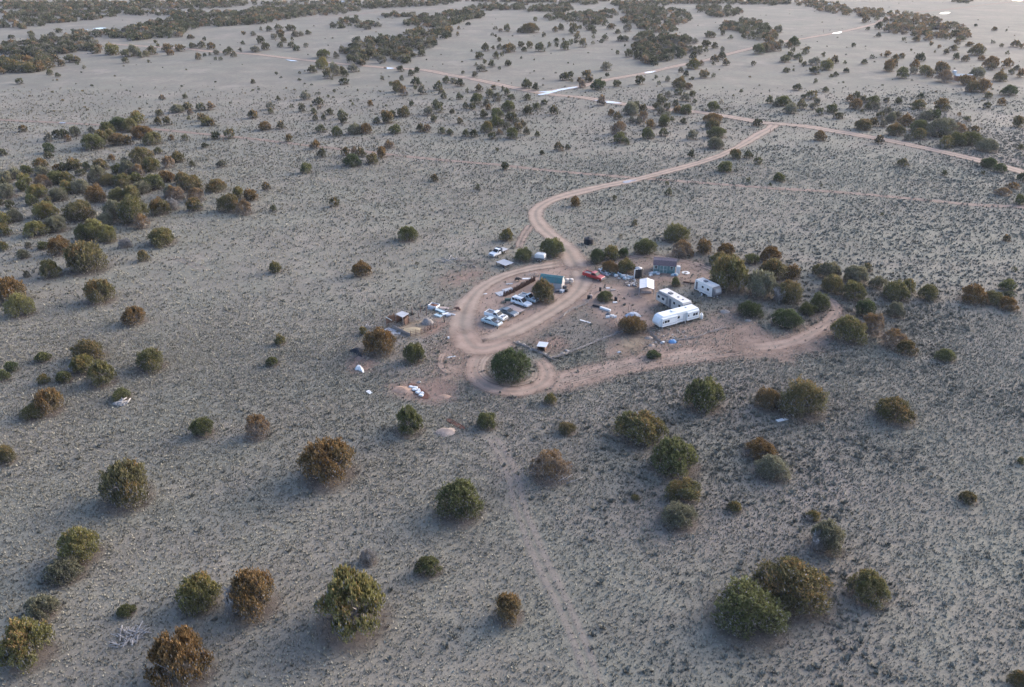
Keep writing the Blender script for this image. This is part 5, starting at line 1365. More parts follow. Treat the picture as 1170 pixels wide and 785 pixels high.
# --- vehicles ------------------------------------------------------------
def vehicle(kind, name, label, cat, rear, front, paint, Lr=None, extra=None):
    """rear and front: picture points of the middle of the two ends on the ground"""
    A, B = P(*rear), P(*front)
    rz = heading(A, B); c = (A + B) / 2
    Lv = Lr or (B - A).length
    t = thing(name, label, cat, c, rz)
    h = Lv / 2
    W = 0.93
    if kind in ('pickup', 'flatbed'):
        prism('body', [(-h, 0.55), (-h, 1.15), (-0.15, 1.15), (h - 1.35, 1.12), (h - 0.15, 1.0), (h, 0.85), (h, 0.45), (-h, 0.45)] if kind == 'pickup' else
              [(-0.1, 0.5), (-0.1, 1.15), (h - 1.3, 1.12), (h - 0.12, 1.0), (h, 0.8), (h, 0.45), (-0.1, 0.45)], -W, W, paint, t, 0.06)
        cx0, cx1 = -0.35, h - 1.35
        cab = [(cx0, 1.1), (cx0 + 0.12, 1.78), (cx1 - 0.75, 1.80), (cx1, 1.1)]
        prism('cab', cab, -W + 0.06, W - 0.06, paint, t, 0.05, 0.10, 1.3)
        prism('windshield', [(cx1 - 0.70, 1.73), (cx1 - 0.06, 1.17), (cx1 + 0.0, 1.18), (cx1 - 0.64, 1.76)], -W + 0.2, W - 0.2, M_GLASS, t)
        for s in (-1, 1):
            o = quad('side_window', [(cx0 + 0.16, s * (W - 0.07), 1.2), (cx1 - 0.28, s * (W - 0.07), 1.2), (cx1 - 0.74, s * (W - 0.135), 1.70), (cx0 + 0.24, s * (W - 0.135), 1.70)], M_GLASS, t)
            sd_ = o.modifiers.new('thick', 'SOLIDIFY'); sd_.thickness = 0.03; sd_.offset = 0
        if kind == 'pickup':
            box('bed_floor', (-h / 2 - 0.22, 0, 1.165), (h - 0.65, 1.5, 0.02), extra or M_TRIM, t)
            for s in (-1, 1): box('bed_rail', (-h / 2 - 0.25, s * (W - 0.07), 1.24), (h - 0.45, 0.12, 0.18), paint, t, bev=0.02)
            box('tailgate', (-h + 0.05, 0, 1.05), (0.08, 1.6, 0.5), paint, t, bev=0.02)
        else:
            box('flat_bed', (-h / 2 - 0.3, 0, 0.98), (h - 0.4, 2.1, 0.14), M_ZINC, t, bev=0.03)
            box('headache_rack', (-0.42, 0, 1.45), (0.14, 2.0, 0.95), M_TRIM, t)
            box('frame', (-h / 2, 0, 0.7), (h, 0.8, 0.18), M_TRIM, t)
        box('grille', (h + 0.01, 0, 0.72), (0.05, 1.2, 0.3), M_TRIM, t)
    else:
        prism('body', [(-h, 0.42), (-h - 0.02, 0.9), (-h + 0.1, 1.02), (h - 1.4, 1.02), (h - 0.2, 0.86), (h, 0.7), (h, 0.40)], -W, W, paint, t, 0.06)
        if kind == 'suv': cab = [(-h + 0.05, 1.0), (-h + 0.22, 1.74), (h - 2.15, 1.78), (h - 1.35, 1.0)]
        else: cab = [(-h + 0.55, 1.0), (-h + 1.25, 1.42), (h - 2.2, 1.44), (h - 1.25, 1.0)]
        tz = cab[1][1]
        prism('cabin', cab, -W + 0.05, W - 0.05, paint, t, 0.06, 0.13, 1.15)
        a_, b_ = cab[2], cab[3]
        prism('windshield', [(a_[0] + 0.05, a_[1] - 0.05), (b_[0] - 0.07, b_[1] + 0.06), (b_[0], b_[1] + 0.07), (a_[0] + 0.12, a_[1] - 0.02)], -W + 0.22, W - 0.22, M_GLASS, t)
        a_, b_ = cab[1], cab[0]
        prism('rear_window', [(a_[0] - 0.04, a_[1] - 0.07), (b_[0] + 0.02, b_[1] + 0.16), (b_[0] - 0.04, b_[1] + 0.16), (a_[0] - 0.10, a_[1] - 0.07)], -W + 0.25, W - 0.25, M_GLASS, t)
        n = 3 if kind == 'suv' else 2
        lo0, lo1, hi0, hi1 = cab[0][0] + 0.16, cab[3][0] - 0.28, cab[1][0] + 0.10, cab[2][0] - 0.05
        for s in (-1, 1):
            for k in range(n):
                f0, f1 = k / n + 0.02, (k + 1) / n - 0.02
                o = quad('side_window', [(lo0 + (lo1 - lo0) * f0, s * (W - 0.055), 1.10), (lo0 + (lo1 - lo0) * f1, s * (W - 0.055), 1.10), (hi0 + (hi1 - hi0) * f1, s * (W - 0.16), tz - 0.10), (hi0 + (hi1 - hi0) * f0, s * (W - 0.16), tz - 0.10)], M_GLASS, t)
                sd_ = o.modifiers.new('thick', 'SOLIDIFY'); sd_.thickness = 0.03; sd_.offset = 0
        if kind == 'suv':
            for s in (-1, 1): box('roof_rail', (-0.4, s * 0.62, tz + 0.05), (h, 0.05, 0.05), M_TRIM, t)
    box('bumper', (h + 0.04, 0, 0.50), (0.14, 1.75, 0.20), M_RIM, t, bev=0.03); box('bumper', (-h - 0.04, 0, 0.50), (0.14, 1.7, 0.18), M_RIM, t, bev=0.03)
    for s in (-1, 1):
        box('headlight', (h - 0.01, s * 0.70, 0.78), (0.07, 0.30, 0.16), M_LAMP, t, bev=0.01)
        box('tail_light', (-h - 0.0, s * 0.78, 0.85), (0.05, 0.14, 0.26), M_RED, t)
        box('mirror', (h - 1.75, s * (W + 0.08), 1.18), (0.12, 0.16, 0.14), M_TRIM, t)
        for x in (-h + 0.95, h - 0.88): wheel(t, x, s * (W - 0.12), 0.36 if kind != 'sedan' else 0.32)
    return t
def open_hood(t, h, m):
    """engine bay with the bonnet off"""
    box('engine_bay', (h - 0.72, 0, 1.03), (1.0, 1.35, 0.10), M_TRIM, t)
    box('engine', (h - 0.72, 0, 1.10), (0.55, 0.5, 0.12), M_RIM, t, bev=0.03)
v = vehicle('pickup', 'pickup_truck', 'red pickup truck parked alone on the dirt above the junk pile', 'truck', (668.6, 315.4), (688.0, 320.8), M_RED, 5.5)
v['label'] = 'red pickup truck, the only red vehicle, parked on the dirt yard'
v = vehicle('flatbed', 'flatbed_truck', 'white flatbed truck with black rack behind its cab, parked farthest back', 'truck', (577.6, 287.6), (561.2, 294.2), M_CARW, 5.6)
v = vehicle('sedan', 'parked_car', 'pale blue-green sedan with open hood, leftmost of the parked cars', 'car', (553.2, 367.4), (571.0, 373.2), M_CARS, 4.6); open_hood(v, 2.3, M_TRIM)
v = vehicle('pickup', 'pickup_truck', 'white pickup with open hood and black bed, second from left of the parked cars', 'truck', (556.2, 360.6), (577.5, 367.0), M_CARW, 5.2); open_hood(v, 2.6, M_TRIM)
v = vehicle('sedan', 'parked_car', 'dark slate-blue sedan beside the tan plank deck', 'car', (573.0, 357.0), (588.6, 362.0), M_CARD, 4.4)
v = vehicle('suv', 'parked_car', 'white station wagon with roof rails between the plank deck and pale pickup', 'car', (586.4, 345.4), (605.2, 351.4), M_CARW, 4.8)
v = vehicle('pickup', 'pickup_truck', 'old pale blue pickup, nearest to the rust-topped juniper', 'truck', (596.2, 341.6), (611.4, 345.8), M_CARB, 4.6, M_GREYW); open_hood(v, 2.3, M_TRIM)

# tan plank deck of a flat trailer
A, B, L, rz = two_px((577.5, 351.4), (592.6, 357.6), 0.5)
t = thing('flat_deck_trailer', 'low tan plank deck between the slate sedan and white wagon', 'trailer', A, rz)
t.location.z = 0
for k in range(9): box('plank', (L * (k + .5) / 9, 1.05, 0.56 + 0.01 * (k % 3)), (L / 9 - 0.04, 2.1, 0.05), M_WOODT, t)
box('frame', (L / 2, 1.05, 0.42), (L, 1.9, 0.16), M_TRIM, t)
for y in (-0.02, 2.12): wheel(t, L * .45, y, 0.28, 0.18)
# low grey topped trailer in front of the flatbed truck
A, B, L, rz = two_px((566.2, 299.6), (577.4, 304.0), 0.85)
t = thing('flat_trailer', 'low trailer with a grey sheet metal top, in front of the flatbed truck', 'trailer', (A.x, A.y, 0), rz)
for k in range(4): box('top_sheet', (L * (k + .5) / 4, 1.5, 0.93 + 0.012 * (k % 2)), (L / 4 + 0.02 if k % 2 else L / 4 - 0.03, 3.0, 0.04), M_ZINC, t)
for x, y in ((0.15, 0.15), (L - .15, .15), (.15, 2.8), (L - .15, 2.8)): box('leg', (x, y, 0.45), (0.12, 0.12, 0.9), M_WOODB, t)
box('cross_beam', (L / 2, 0.1, 0.82), (L, 0.1, 0.12), M_WOODB, t); box('cross_beam', (L / 2, 2.85, 0.82), (L, 0.1, 0.12), M_WOODB, t)
wheel(t, L * .75, 0.2, 0.32)
# small white covered box trailer
A, B, L, rz = two_px((609.8, 296.6), (621.8, 298.0), 0.4)
t = thing('box_trailer', 'small trailer with a white rounded cover between two green junipers', 'trailer', (A.x, A.y, 0), rz)
prism('cover', [(0.2, 0.95), (L, 0.95), (L, 1.85), (L - 0.4, 2.0), (0.7, 2.0), (0.2, 1.7)], 0, 1.7, M_WHITE2, t, 0.10)
box('frame', (L / 2, 0.85, 0.72), (L + 0.1, 1.9, 0.35), M_TRIM, t, bev=0.03)
for y in (-0.05, 1.75): wheel(t, L * .4, y, 0.34); wheel(t, L * .68, y, 0.34)
box('tongue', (-0.6, 0.85, 0.5), (1.2, 0.12, 0.12), M_TRIM, t)

# --- animals --------------------------------------------------------------
def calf(label, px, py, rz, m, m2, s=1.0):
    q = P(px, py)
    t = thing('calf', label, 'calf', q, rz)
    t.scale = (s, s, s)
    J = {'hip': (-.55, 0, .95), 'mid': (0, 0, .90), 'sh': (.5, 0, .95), 'nk': (.80, 0, .98), 'hd': (1.02, 0, .82), 'mz': (1.20, 0, .62)}
    Rd = {'hip': .33, 'mid': .37, 'sh': .34, 'nk': .20, 'hd': .17, 'mz': .11}
    E = [('hip', 'mid'), ('mid', 'sh'), ('sh', 'nk'), ('nk', 'hd'), ('hd', 'mz')]
    for k, (base, x) in enumerate((('hip', -.55), ('sh', .48))):
        for sd_ in (-1, 1):
            nm = f'{base}{sd_}'
            J[nm + 'a'] = (x, sd_ * .16, .72); J[nm + 'b'] = (x - (.10 if base == 'hip' else -.02), sd_ * .16, .40); J[nm + 'c'] = (x - (.02 if base == 'hip' else .0), sd_ * .16, .04)
            Rd[nm + 'a'] = .17; Rd[nm + 'b'] = .10; Rd[nm + 'c'] = .09
            E += [(base, nm + 'a'), (nm + 'a', nm + 'b'), (nm + 'b', nm + 'c')]
    ks = list(J); me = bpy.data.meshes.new('calf_body')
    me.from_pydata([J[k] for k in ks], [(ks.index(a), ks.index(b)) for a, b in E], [])
    o = link('body', me, None, t); me.materials.append(m)
    o.modifiers.new('skin', 'SKIN'); o.modifiers.new('sub', 'SUBSURF').levels = 1
    for i, k in enumerate(ks):
        me.skin_vertices[0].data[i].radius = (Rd[k], Rd[k] * 1.15)
    me.skin_vertices[0].data[1].use_root = True
    for sd_ in (-1, 1): box('ear', (.98, sd_ * .17, .90), (.05, .16, .06), m, t)
    cyl('tail', (-.76, 0, .95), (-.84, 0, .40), .03, .02, m, t, 6)
    cyl('muzzle', (1.14, 0, .68), (1.24, 0, .58), .075, .06, m2, t, 8)
    return t
calf('black calf standing on the bare ground behind the brush fence', 591.0, 321.6, R(-10), mat('black_hide', (0.018, 0.016, 0.02), 0.8, 0.2, 4), M_TRIM, 0.86)
calf('brown calf standing at the edge of the curving dirt drive', 523.2, 355.4, R(170), mat('brown_hide', (0.085, 0.038, 0.028), 0.8, 0.25, 4), M_WOODT, 0.78)

# --- corral -----------------------------------------------------------------
def posts_between(name, m, pts, n, h, r, parent, org):
    for i in range(n):
        f = i / max(1, n - 1) * (len(pts) - 1); k = min(int(f), len(pts) - 2); u = f - k
        q = pts[k].lerp(pts[k + 1], u) - org
        cyl(name, (q.x, q.y, -0.05), (q.x + random.uniform(-.04, .04), q.y, h * random.uniform(.85, 1.12)), r, r * .85, m, parent, 6)
def rail(name, a, b_, z, r, m, parent, org):
    a, b_ = a - org, b_ - org
    return cyl(name, (a.x, a.y, z), (b_.x, b_.y, z + random.uniform(-.06, .06)), r, r * .9, m, parent, 6)
def board_wall(a, b_, h, m, parent, org, step=0.5, gap=0.05, th=0.05, name='board'):
    a2, b2 = a - org, b_ - org
    d = b2 - a2; L = d.length; rz = math.atan2(d.y, d.x); n = max(1, int(L / step))
    for k in range(n):
        c = a2.lerp(b2, (k + .5) / n)
        hh = h * random.uniform(.88, 1.08)
        box(name, (c.x, c.y, hh / 2), (L / n - gap, th, hh), m, parent, rz=rz)
# animal shelter with pale flat roof
c1, c2, c3, c4 = P(451.8, 359.0, 2.1), P(460.0, 363.0, 2.1), P(467.2, 358.6, 2.1), P(459.4, 355.6, 2.1)
org = P(459.0, 369.5)
t = thing('animal_shelter', 'open wooden shelter with a flat pale roof, left end of the corral', 'shelter', org, 0)
lo = [Vector((c.x, c.y, 0)) - org for c in (c1, c2, c3, c4)]
vs = [(p.x, p.y, 2.1) for p in lo] + [(p.x, p.y, 2.18) for p in lo]
pydata('roof', vs, [(3, 2, 1, 0), (4, 5, 6, 7), (0, 1, 5, 4), (1, 2, 6, 5), (2, 3, 7, 6), (3, 0, 4, 7)], M_ZINC, t)
for p in lo: cyl('post', (p.x, p.y, 0), (p.x, p.y, 2.1), 0.08, 0.08, M_WOODG, t, 6)
W3 = [Vector((c.x, c.y, 0)) for c in (c1, c2, c3, c4)]
board_wall(W3[3], W3[2], 1.75, M_WOODB, t, org, 0.35); board_wall(W3[0], W3[3], 1.8, M_WOODB, t, org, 0.35); board_wall(W3[1].lerp(W3[2], .25), W3[2], 1.7, M_WOODB, t, org, 0.35)
# low pen wall left
t = thing('board_pen_wall', 'rough brown board wall running left from the corral shelter', 'wall', P(446, 370), 0); org = P(446, 370)
board_wall(P(441.6, 370.2), P(452.5, 366.2), 1.7, M_WOODB, t, org, 0.35); posts_between('post', M_WOODB, [P(441.6, 370.2), P(442.4, 375.0)], 2, 1.8, .08, t, org)
rail('top_rail', P(441.4, 370.6), P(448.4, 374.4), 1.75, 0.07, M_TRIMW, t, org); rail('rail', P(441.4, 370.6), P(448.4, 374.4), 0.8, 0.06, M_WOODB, t, org)
# near grey wall of the corral
t = thing('scrap_pen_wall', 'low dark grey scrap wall along the near left side of the corral', 'wall', P(458, 380), 0); org = P(458, 380)
board_wall(P(448.6, 374.6), P(469.0, 384.4), 0.75, M_WOODG, t, org, 0.7, 0.03, 0.10, 'scrap_panel')
# wooden rail fence in front
t = thing('rail_fence', 'brown post and rail fence along the near side of the corral', 'fence', P(480, 383), 0); org = P(480, 383)
ps = [P(469.4, 384.6), P(483.4, 381.8), P(491.0, 377.6), P(499.5, 374.0)]
posts_between('post', M_WOODB, ps, 8, 1.45, .075, t, org)
for a, b_ in zip(ps, ps[1:]):
    for z in (0.35, 0.75, 1.1): rail('rail', a, b_, z, 0.045, M_WOODB, t, org)
# tall posts at the back
for i, (x, y, h, w1) in enumerate(((471.2, 360.4, 2.0, 'leftmost'), (478.4, 362.6, 1.1, 'shortest'), (480.4, 356.6, 2.0, 'middle'), (487.4, 360.4, 2.1, 'rightmost'))):
    q = P(x, y); o = cyl('fence_post', (0, 0, -.05), (random.uniform(-.05, .05), 0, h), 0.10, 0.08, M_WOODB, None, 8); o.location = q
    tag(o, f'{w1} bare dark post standing behind the corral', 'post', 'bare posts behind the corral')
q = P(507.6, 368.4); o = cyl('fence_post', (0, 0, -.05), (0, 0, 1.5), 0.12, 0.10, M_BLACKP, None, 8); o.location = q
tag(o, 'black post standing alone at the right end of the corral', 'post')
# small cage pens
for k, (x, y, lab) in enumerate(((470.6, 367.6, 'small wooden cage pen, left of the pair in the corral'), (494.5, 374.6, 'pale wooden cage pen at the right of the corral'))):
    org = P(x, y); t = thing('cage_pen', lab, 'pen', org, 0.3)
    for i in range(4):
        a = [(-.7, -.5), (.7, -.5), (.7, .5), (-.7, .5)]
        cyl('corner_post', (*a[i], 0), (*a[i], 1.2), .05, .05, M_WOODG, t, 6)
        for z in (0.3, 0.7, 1.15): cyl('slat', (*a[i], z), (*a[(i + 1) % 4], z), .03, .03, M_WOODG, t, 5)
# brush heap roof
def heap(name, label, cat, px, py, rx, ry, h, m, seed, rz=0.0, rough=0.22, n=20, par=None):
    q = P(px, py); rng = random.Random(seed)
    vs, fs = [(0, 0, h * .97)], []
    rings = 7
    for i in range(1, rings + 1):
        f = i / rings
        for k in range(n):
            a = 2 * math.pi * k / n
            nz = 1 + rough * (vnoise(math.cos(a) * 2.2 * f + seed, math.sin(a) * 2.2 * f, 1, 31) - .5) * 2
            z = h * (1 - f ** 1.7) * (1 + rough * 1.2 * (rng.random() - .5)) if i < rings else -0.03
            vs.append((rx * f * nz * math.cos(a), ry * f * nz * math.sin(a), z))
    for k in range(n): fs.append((0, 1 + k, 1 + (k + 1) % n))
    for i in range(rings - 1):
        for k in range(n):
            a = 1 + i * n; j = (k + 1) % n
            fs.append((a + k, a + n + k, a + n + j, a + j))
    o = pydata(name, vs, fs, m, par, smooth=True)
    o.location = q; o.rotation_euler = (0, 0, rz)
    return tag(o, label, cat)
def sticks(name, label, cat, px, py, rx, ry, n, ln, m, seed, h=0.5, r=0.05, rz=0.0, group=None, single=False):
    rng = random.Random(seed); q = P(px, py)
    t = thing(name, label, cat, q, rz, group)
    segs = []
    for k in range(n):
        a = Vector((rng.uniform(-rx, rx), rng.uniform(-ry, ry), rng.uniform(0.03, h)))
        th = rng.uniform(0, math.pi)
        d = Vector((math.cos(th), math.sin(th), rng.uniform(-.25, .35))) * ln * rng.uniform(.5, 1.2)
        b_ = a + d; b_.z = max(0.03, b_.z)
        if k < 14:
            cyl('branch', a, b_, r, r * .5, m, t, 6)
            segs.append((a.lerp(b_, .5), a.lerp(b_, .5) + Vector((rng.uniform(-.5, .5), rng.uniform(-.5, .5), rng.uniform(.1, .4))), r * .5, r * .25))
        else: segs.append((a, b_, r * .6, r * .3))
    vs, fs = tubes_np(segs, 5)
    pydata('twigs', vs, fs, m, t)['kind'] = 'stuff'
    return t
heap('brush_heap', 'rounded grey brush heap in the middle of the corral', 'brush pile', 488.4, 369.8, 1.5, 1.2, 1.3, M_BRUSH, 3)
sticks('brush_pile', 'tangle of grey sticks on top of the corral brush heap', 'brush pile', 489.0, 370.4, 1.2, .9, 40, 1.2, M_BRUSH, 4, 1.3, .04)
slab('metal_sheet', 'white-grey metal sheet on the ground, left of the corral scrap wall', 'panel', 446.5, 377.2, (2.6, 1.3, 0.06), M_ZINC, -0.5)
slab('metal_sheet', 'pale metal sheet beside the round rust-topped juniper by the corral', 'panel', 451.5, 381.0, (2.2, 1.2, 0.06), M_ZINC, 0.1)
heap('straw_pile', 'low yellowish straw pile inside the corral', 'straw', 470.5, 377.6, 2.6, 1.6, 0.35, M_HAYB, 5)
sticks('log_pile', 'small pile of pale sticks left of the round rust-topped corral juniper', 'log pile', 420.8, 375.4, .9, .6, 12, 1.6, M_DEAD, 6, .4, .07)

# scrap right of the corral
A, B, L, rz = two_px((492.2, 350.6), (496.2, 354.0), 0.6)
t = thing('cargo_trailer_bed', 'white-sided open box filled with rusty brown earth behind the corral', 'trailer bed', P(496.0, 351.5), R(-28))
box('floor', (0, 0, 0.45), (2.1, 1.7, 0.08), M_RUST, t)
for c_, s_ in (((0, -.86, .55), (2.2, .07, .5)), ((0, .86, .55), (2.2, .07, .5)), ((1.06, 0, .55), (.07, 1.64, .5)), ((-1.06, 0, .55), (.07, 1.64, .5))): box('side_panel', c_, s_, M_PLASW, t, bev=.015)
hp = heap('load', None, None, 496.0, 351.5, 0.95, 0.75, 0.35, M_RUST, 8, par=t); hp.location = (0, 0, 0.5)
for y in (-.7, .7): wheel(t, 0, y, .28, .18)
for x, y, s, m, a, lab in ((503.2, 356.0, (2.6, .9, .3), M_CYAN, -.75, 'long pale blue sheet leaning in the scrap right of the corral'),
                           (507.6, 352.2, (2.2, 1.0, .12), M_WOODT, -.1, 'pale tan board at the back of the corral scrap'),
                           (500.8, 361.2, (1.8, .9, .25), M_CYAN, -.6, 'pale blue sheet, nearest in the corral scrap'),
                           (509.2, 359.6, (1.6, .8, .3), M_PLASW, .5, 'short white panel by the black post of the corral'),
                           (516.4, 360.0, (1.7, .5, .3), M_ZINC, -.5, 'grey metal trough at the right of the corral scrap'),
                           (512.4, 361.0, (1.0, .8, .35), M_TARPG, .2, 'grey bundle between the black post and metal trough'),
                           (506.4, 355.4, (2.6, .6, .3), M_TRIM, -.7, 'dark strip of scrap between pale boards by the corral'),
                           (492.5, 350.9 + 2.2, (1.5, .5, .2), M_TARPG, -.1, 'flat grey-blue scrap below the white-sided open box')):
    slab('scrap_sheet', lab, 'scrap', x, y, s, m, a)
slab('white_bucket', 'tiny white bucket alone between the corral and the drive', 'bucket', 512.5, 387.4, (.35, .35, .5), M_PLASW, .3)
slab('white_board', 'short thin white board on the dirt above the trench', 'board', 515.6, 408.0, (1.7, .3, .06), M_PLASW, .35)
slab('white_board', 'small bright white board alone left of the trench', 'board', 421.8, 448.4, (1.3, .7, .10), M_PLASW, -.9)
slab('white_board', 'bent white board alone below the golden-olive juniper at right', 'board', 893.6, 480.4, (2.4, .65, .12), M_PLASW, .42, tilt=0.06)
slab('white_board', 'long white plank alone in the fenced garden plot', 'board', 668.6, 367.6, (2.6, .38, .10), M_PLASW, -.62)
slab('metal_sheet', 'wide pale metal sheets on the ground left of the brush fence', 'panel', 574.0, 335.4, (2.9, 2.3, .10), M_ZINC, .55)
slab('metal_sheet', 'second pale metal sheet overlapping toward the brush fence', 'panel', 581.6, 332.2, (2.7, 2.3, .07), M_ZINC, .65, z=.13)
slab('scrap_box', 'low dark green box left of the white wagon', 'box', 580.6, 343.4, (1.6, .7, .5), mat('dark_green_paint', (.04, .08, .07), .7), 0.1)

# black tarp and white shell by the corral juniper
def sheetmesh(name, label, cat, px, outline, h, m, seed):
    """crumpled cover: outline in local metres, raised towards its middle"""
    q = P(*px); n = len(outline); vs, fs = [(0.1, 0.1, h)], []
    for i, f in enumerate((0.45, 0.8, 1.0)):
        for k, (x, y) in enumerate(outline):
            vs.append((x * f, y * f, max(0.02, h * (1 - f ** 2.2) + 0.12 * (vnoise(x * f * 2, y * f * 2, .7, seed) - .3))))
    for k in range(n): fs.append((0, 1 + k, 1 + (k + 1) % n))
    for i in range(2):
        for k in range(n):
            a = 1 + i * n; j = (k + 1) % n; fs.append((a + k, a + n + k, a + n + j, a + j))
    o = pydata(name, vs, fs, m); o.location = q
    o.modifiers.new('thick', 'SOLIDIFY').thickness = 0.03
    return tag(o, label, cat)
sheetmesh('black_tarp', 'black crumpled tarp with a pointed tail left of the corral juniper', 'tarp', (408.3, 401.8), [(1.45, -.2), (1.55, .5), (1.1, 1.05), (.1, 1.25), (-1.0, .95), (-1.75, .1), (-1.2, -.4), (-.2, -.9), (.7, -2.0), (1.4, -2.4), (1.2, -1.3)], 0.8, M_BLACKP, 41)
sheetmesh('white_shell', 'white broken plastic shell lying on reddish dirt below the black tarp', 'scrap', (410.6, 421.6), [(.2, .9), (-.5, 1.1), (-.8, .7), (-.85, -.2), (-.55, -.6), (-.1, -.5), (.4, -.9), (1.0, -1.6), (1.1, -1.2), (.8, -.1)], 0.75, M_PLASW, 42)

# trench with white sacks, mounds
def trench(label, a, b_, wd, dz, m):
    A, B = P(*a), P(*b_); L = (B - A).length; rz = heading(A, B)
    t = thing('open_trench', label, 'trench', (A + B) / 2, rz)
    rim = []
    n = 16
    rng = random.Random(int(L * 100))
    vs, fs = [], []
    for ring, (f, z) in enumerate(((1.18, 0.045), (1.0, 0.10), (0.82, 0.055))):
        for k in range(n):
            a_ = 2 * math.pi * k / n
            cx, sx = math.cos(a_), math.sin(a_)
            q = 1 / max(abs(cx) ** 4 + abs(sx) ** 4, .3) ** .25
            vs.append((cx * q * L / 2 * f, sx * q * wd / 2 * f, z + rng.uniform(-.01, .03)))
    for r_ in range(2):
        for k in range(n):
            j = (k + 1) % n; fs.append((r_ * n + k, r_ * n + j, (r_ + 1) * n + j, (r_ + 1) * n + k))
    fs.append(tuple(2 * n + k for k in range(n)))
    pydata('trench_bed', vs, fs, m, t)
    return t, L
trench('shallow dark trench filled with white sacks, between two orange dirt mounds', (469.5, 440.0), (487.5, 454.5), 1.6, 0, M_EARTHD)
A_, B_ = P(470.2, 442.4), P(483.6, 453.4)
rng = random.Random(5)
NTH = 'first second third fourth fifth sixth seventh'.split()
for k in range(7):
    f = (k + .5) / 7; q = A_.lerp(B_, f)
    o = box('white_sack', (q.x + (0.28 if k % 2 else -.2), q.y + (.12 if k % 2 else -.1), .28), (.85, .58, .34), M_SACK, None, bev=.14, rot=(rng.uniform(-.1, .1), rng.uniform(-.1, .1), heading(A_, B_) + rng.uniform(-.5, .9)))
    tag(o, f'white sack in the shallow dark trench, {NTH[k]} from its upper left end', 'sack', 'white sacks in the trench')
heap('dirt_mound', 'orange dug-out dirt mound left of the sack filled trench', 'mound', 461.5, 445.5, 2.3, 1.4, .42, M_EARTHO, 11, -.3)
heap('dirt_mound', 'small orange dirt mound right of the sack filled trench', 'mound', 508.0, 453.0, 1.3, .8, .22, M_EARTHO, 12)
trench('narrow rusty-brown trench beside the tan dirt mound', (511.5, 479.6), (529.0, 489.2), .9, 0, M_EARTHD)
heap('dirt_mound', 'pale tan dirt mound beside the narrow rusty trench', 'mound', 510.5, 493.6, 1.9, 1.4, .55, M_EARTHT, 13)
heap('stone', 'pale grey stone just above the sack filled trench', 'rock', 479.3, 437.0, .45, .35, .35, M_STONE, 14)

# brush fence by the parked cars
def low_fence(name, label, pxs, h, r, m, m2, step, seed, vertical=True):
    rng = random.Random(seed); org = P(*pxs[0]); t = thing(name, label, 'fence', org, 0)
    L = smooth_line([P(*p) for p in pxs], step)
    segs = []
    for i, p in enumerate(L):
        x, y = p[0] - org.x, p[1] - org.y
        if i % 3 == 0:
            cyl('post', (x, y, 0), (x + rng.uniform(-.05, .05), y, h * rng.uniform(1.0, 1.25)), r * 1.2, r, m, t, 6)
        for _ in range(9 if vertical else 3):
            hh = h * rng.uniform(.5, 1.05); xx, yy = x + rng.uniform(-.3, .3), y + rng.uniform(-.15, .15)
            if vertical: segs.append(((xx, yy, 0), (xx + rng.uniform(-.2, .2), yy + rng.uniform(-.2, .2), hh), r * .8, r * .5))
            else:
                a = rng.uniform(-.6, .6); j = min(i + 1, len(L) - 1); d = L[j] - L[max(j - 1, 0)]; d = d / (np.linalg.norm(d) + 1e-6)
                z = rng.uniform(.05, h)
                segs.append(((xx, yy, z), (xx + d[0] * 1.3, yy + d[1] * 1.3, max(.04, z + rng.uniform(-.2, .2))), r * .9, r * .6))
    vs, fs = tubes_np(segs, 5)
    o = pydata('brush', vs, fs, m2, t); o['kind'] = 'stuff'
    return t
low_fence('brush_fence', 'dark brown brush fence leading to the teal roofed shed', [(576.5, 338.6), (585, 335.0), (594, 330.2), (603, 325.0), (611, 321.0)], 1.25, .09, M_WOODB, M_WOODB, .45, 1)
low_fence('brush_fence', 'low brush and stone border along the near edge of the garden plot', [(587.5, 391.8), (604, 397.5), (618, 404.5), (629.5, 410.4)], .40, .07, M_WOODG, M_BRUSH, .5, 2, False)
low_fence('brush_fence', 'low branch border running right from the garden plot corner', [(629.5, 410.4), (645, 405.5), (662, 399.0), (682, 390.5), (700, 384.0), (707, 380.5)], .38, .07, M_WOODG, M_BRUSH, .5, 3, False)
low_fence('brush_fence', 'low branch border along the top edge of the garden plot', [(641, 364), (650, 356.5), (660, 352.5), (669, 348.0), (672.5, 344.0)], .5, .06, M_WOODG, M_BRUSH, .6, 4, False)
low_fence('brush_fence', 'low branch line curving below the longest white trailer', [(742, 378.5), (748, 385.5), (753, 390.0)], .3, .06, M_WOODG, M_BRUSH, .5, 5, False)
low_fence('brush_fence', 'low branch line between the longest trailer and right dirt track', [(760, 392), (775, 389.0), (793, 386.5), (808, 381), (824, 376.0)], .35, .06, M_WOODG, M_BRUSH, .6, 6, False)
# log piles left of the flatbed truck
sticks('log_pile', 'pale bleached branches piled left of the flatbed truck, left heap', 'log pile', 513.5, 298.0, 2.0, 1.5, 16, 3.0, M_DEAD, 21, .3, .10)
sticks('log_pile', 'ring of dark and pale branches nearest the flatbed truck', 'log pile', 532.5, 302.5, 3.0, 2.6, 26, 3.4, M_WOODG, 22, .4, .09)
sticks('log_pile', 'scatter of old branches behind the black calf', 'log pile', 610.0, 315.5, 1.6, 1.0, 14, 1.8, M_BRUSH, 23, .3, .06)
sticks('fallen_dead_tree', 'bleached fallen dead tree sprawled beside the small green sprig', 'dead tree', 147.5, 731.0, 1.5, 1.4, 60, 1.3, M_DEAD, 24, .5, .11)
sticks('fallen_dead_tree', 'dead grey trunk lying under the small green juniper at left', 'dead tree', 137.0, 463.0, 1.1, .5, 14, 1.5, M_DEAD, 25, .5, .24)
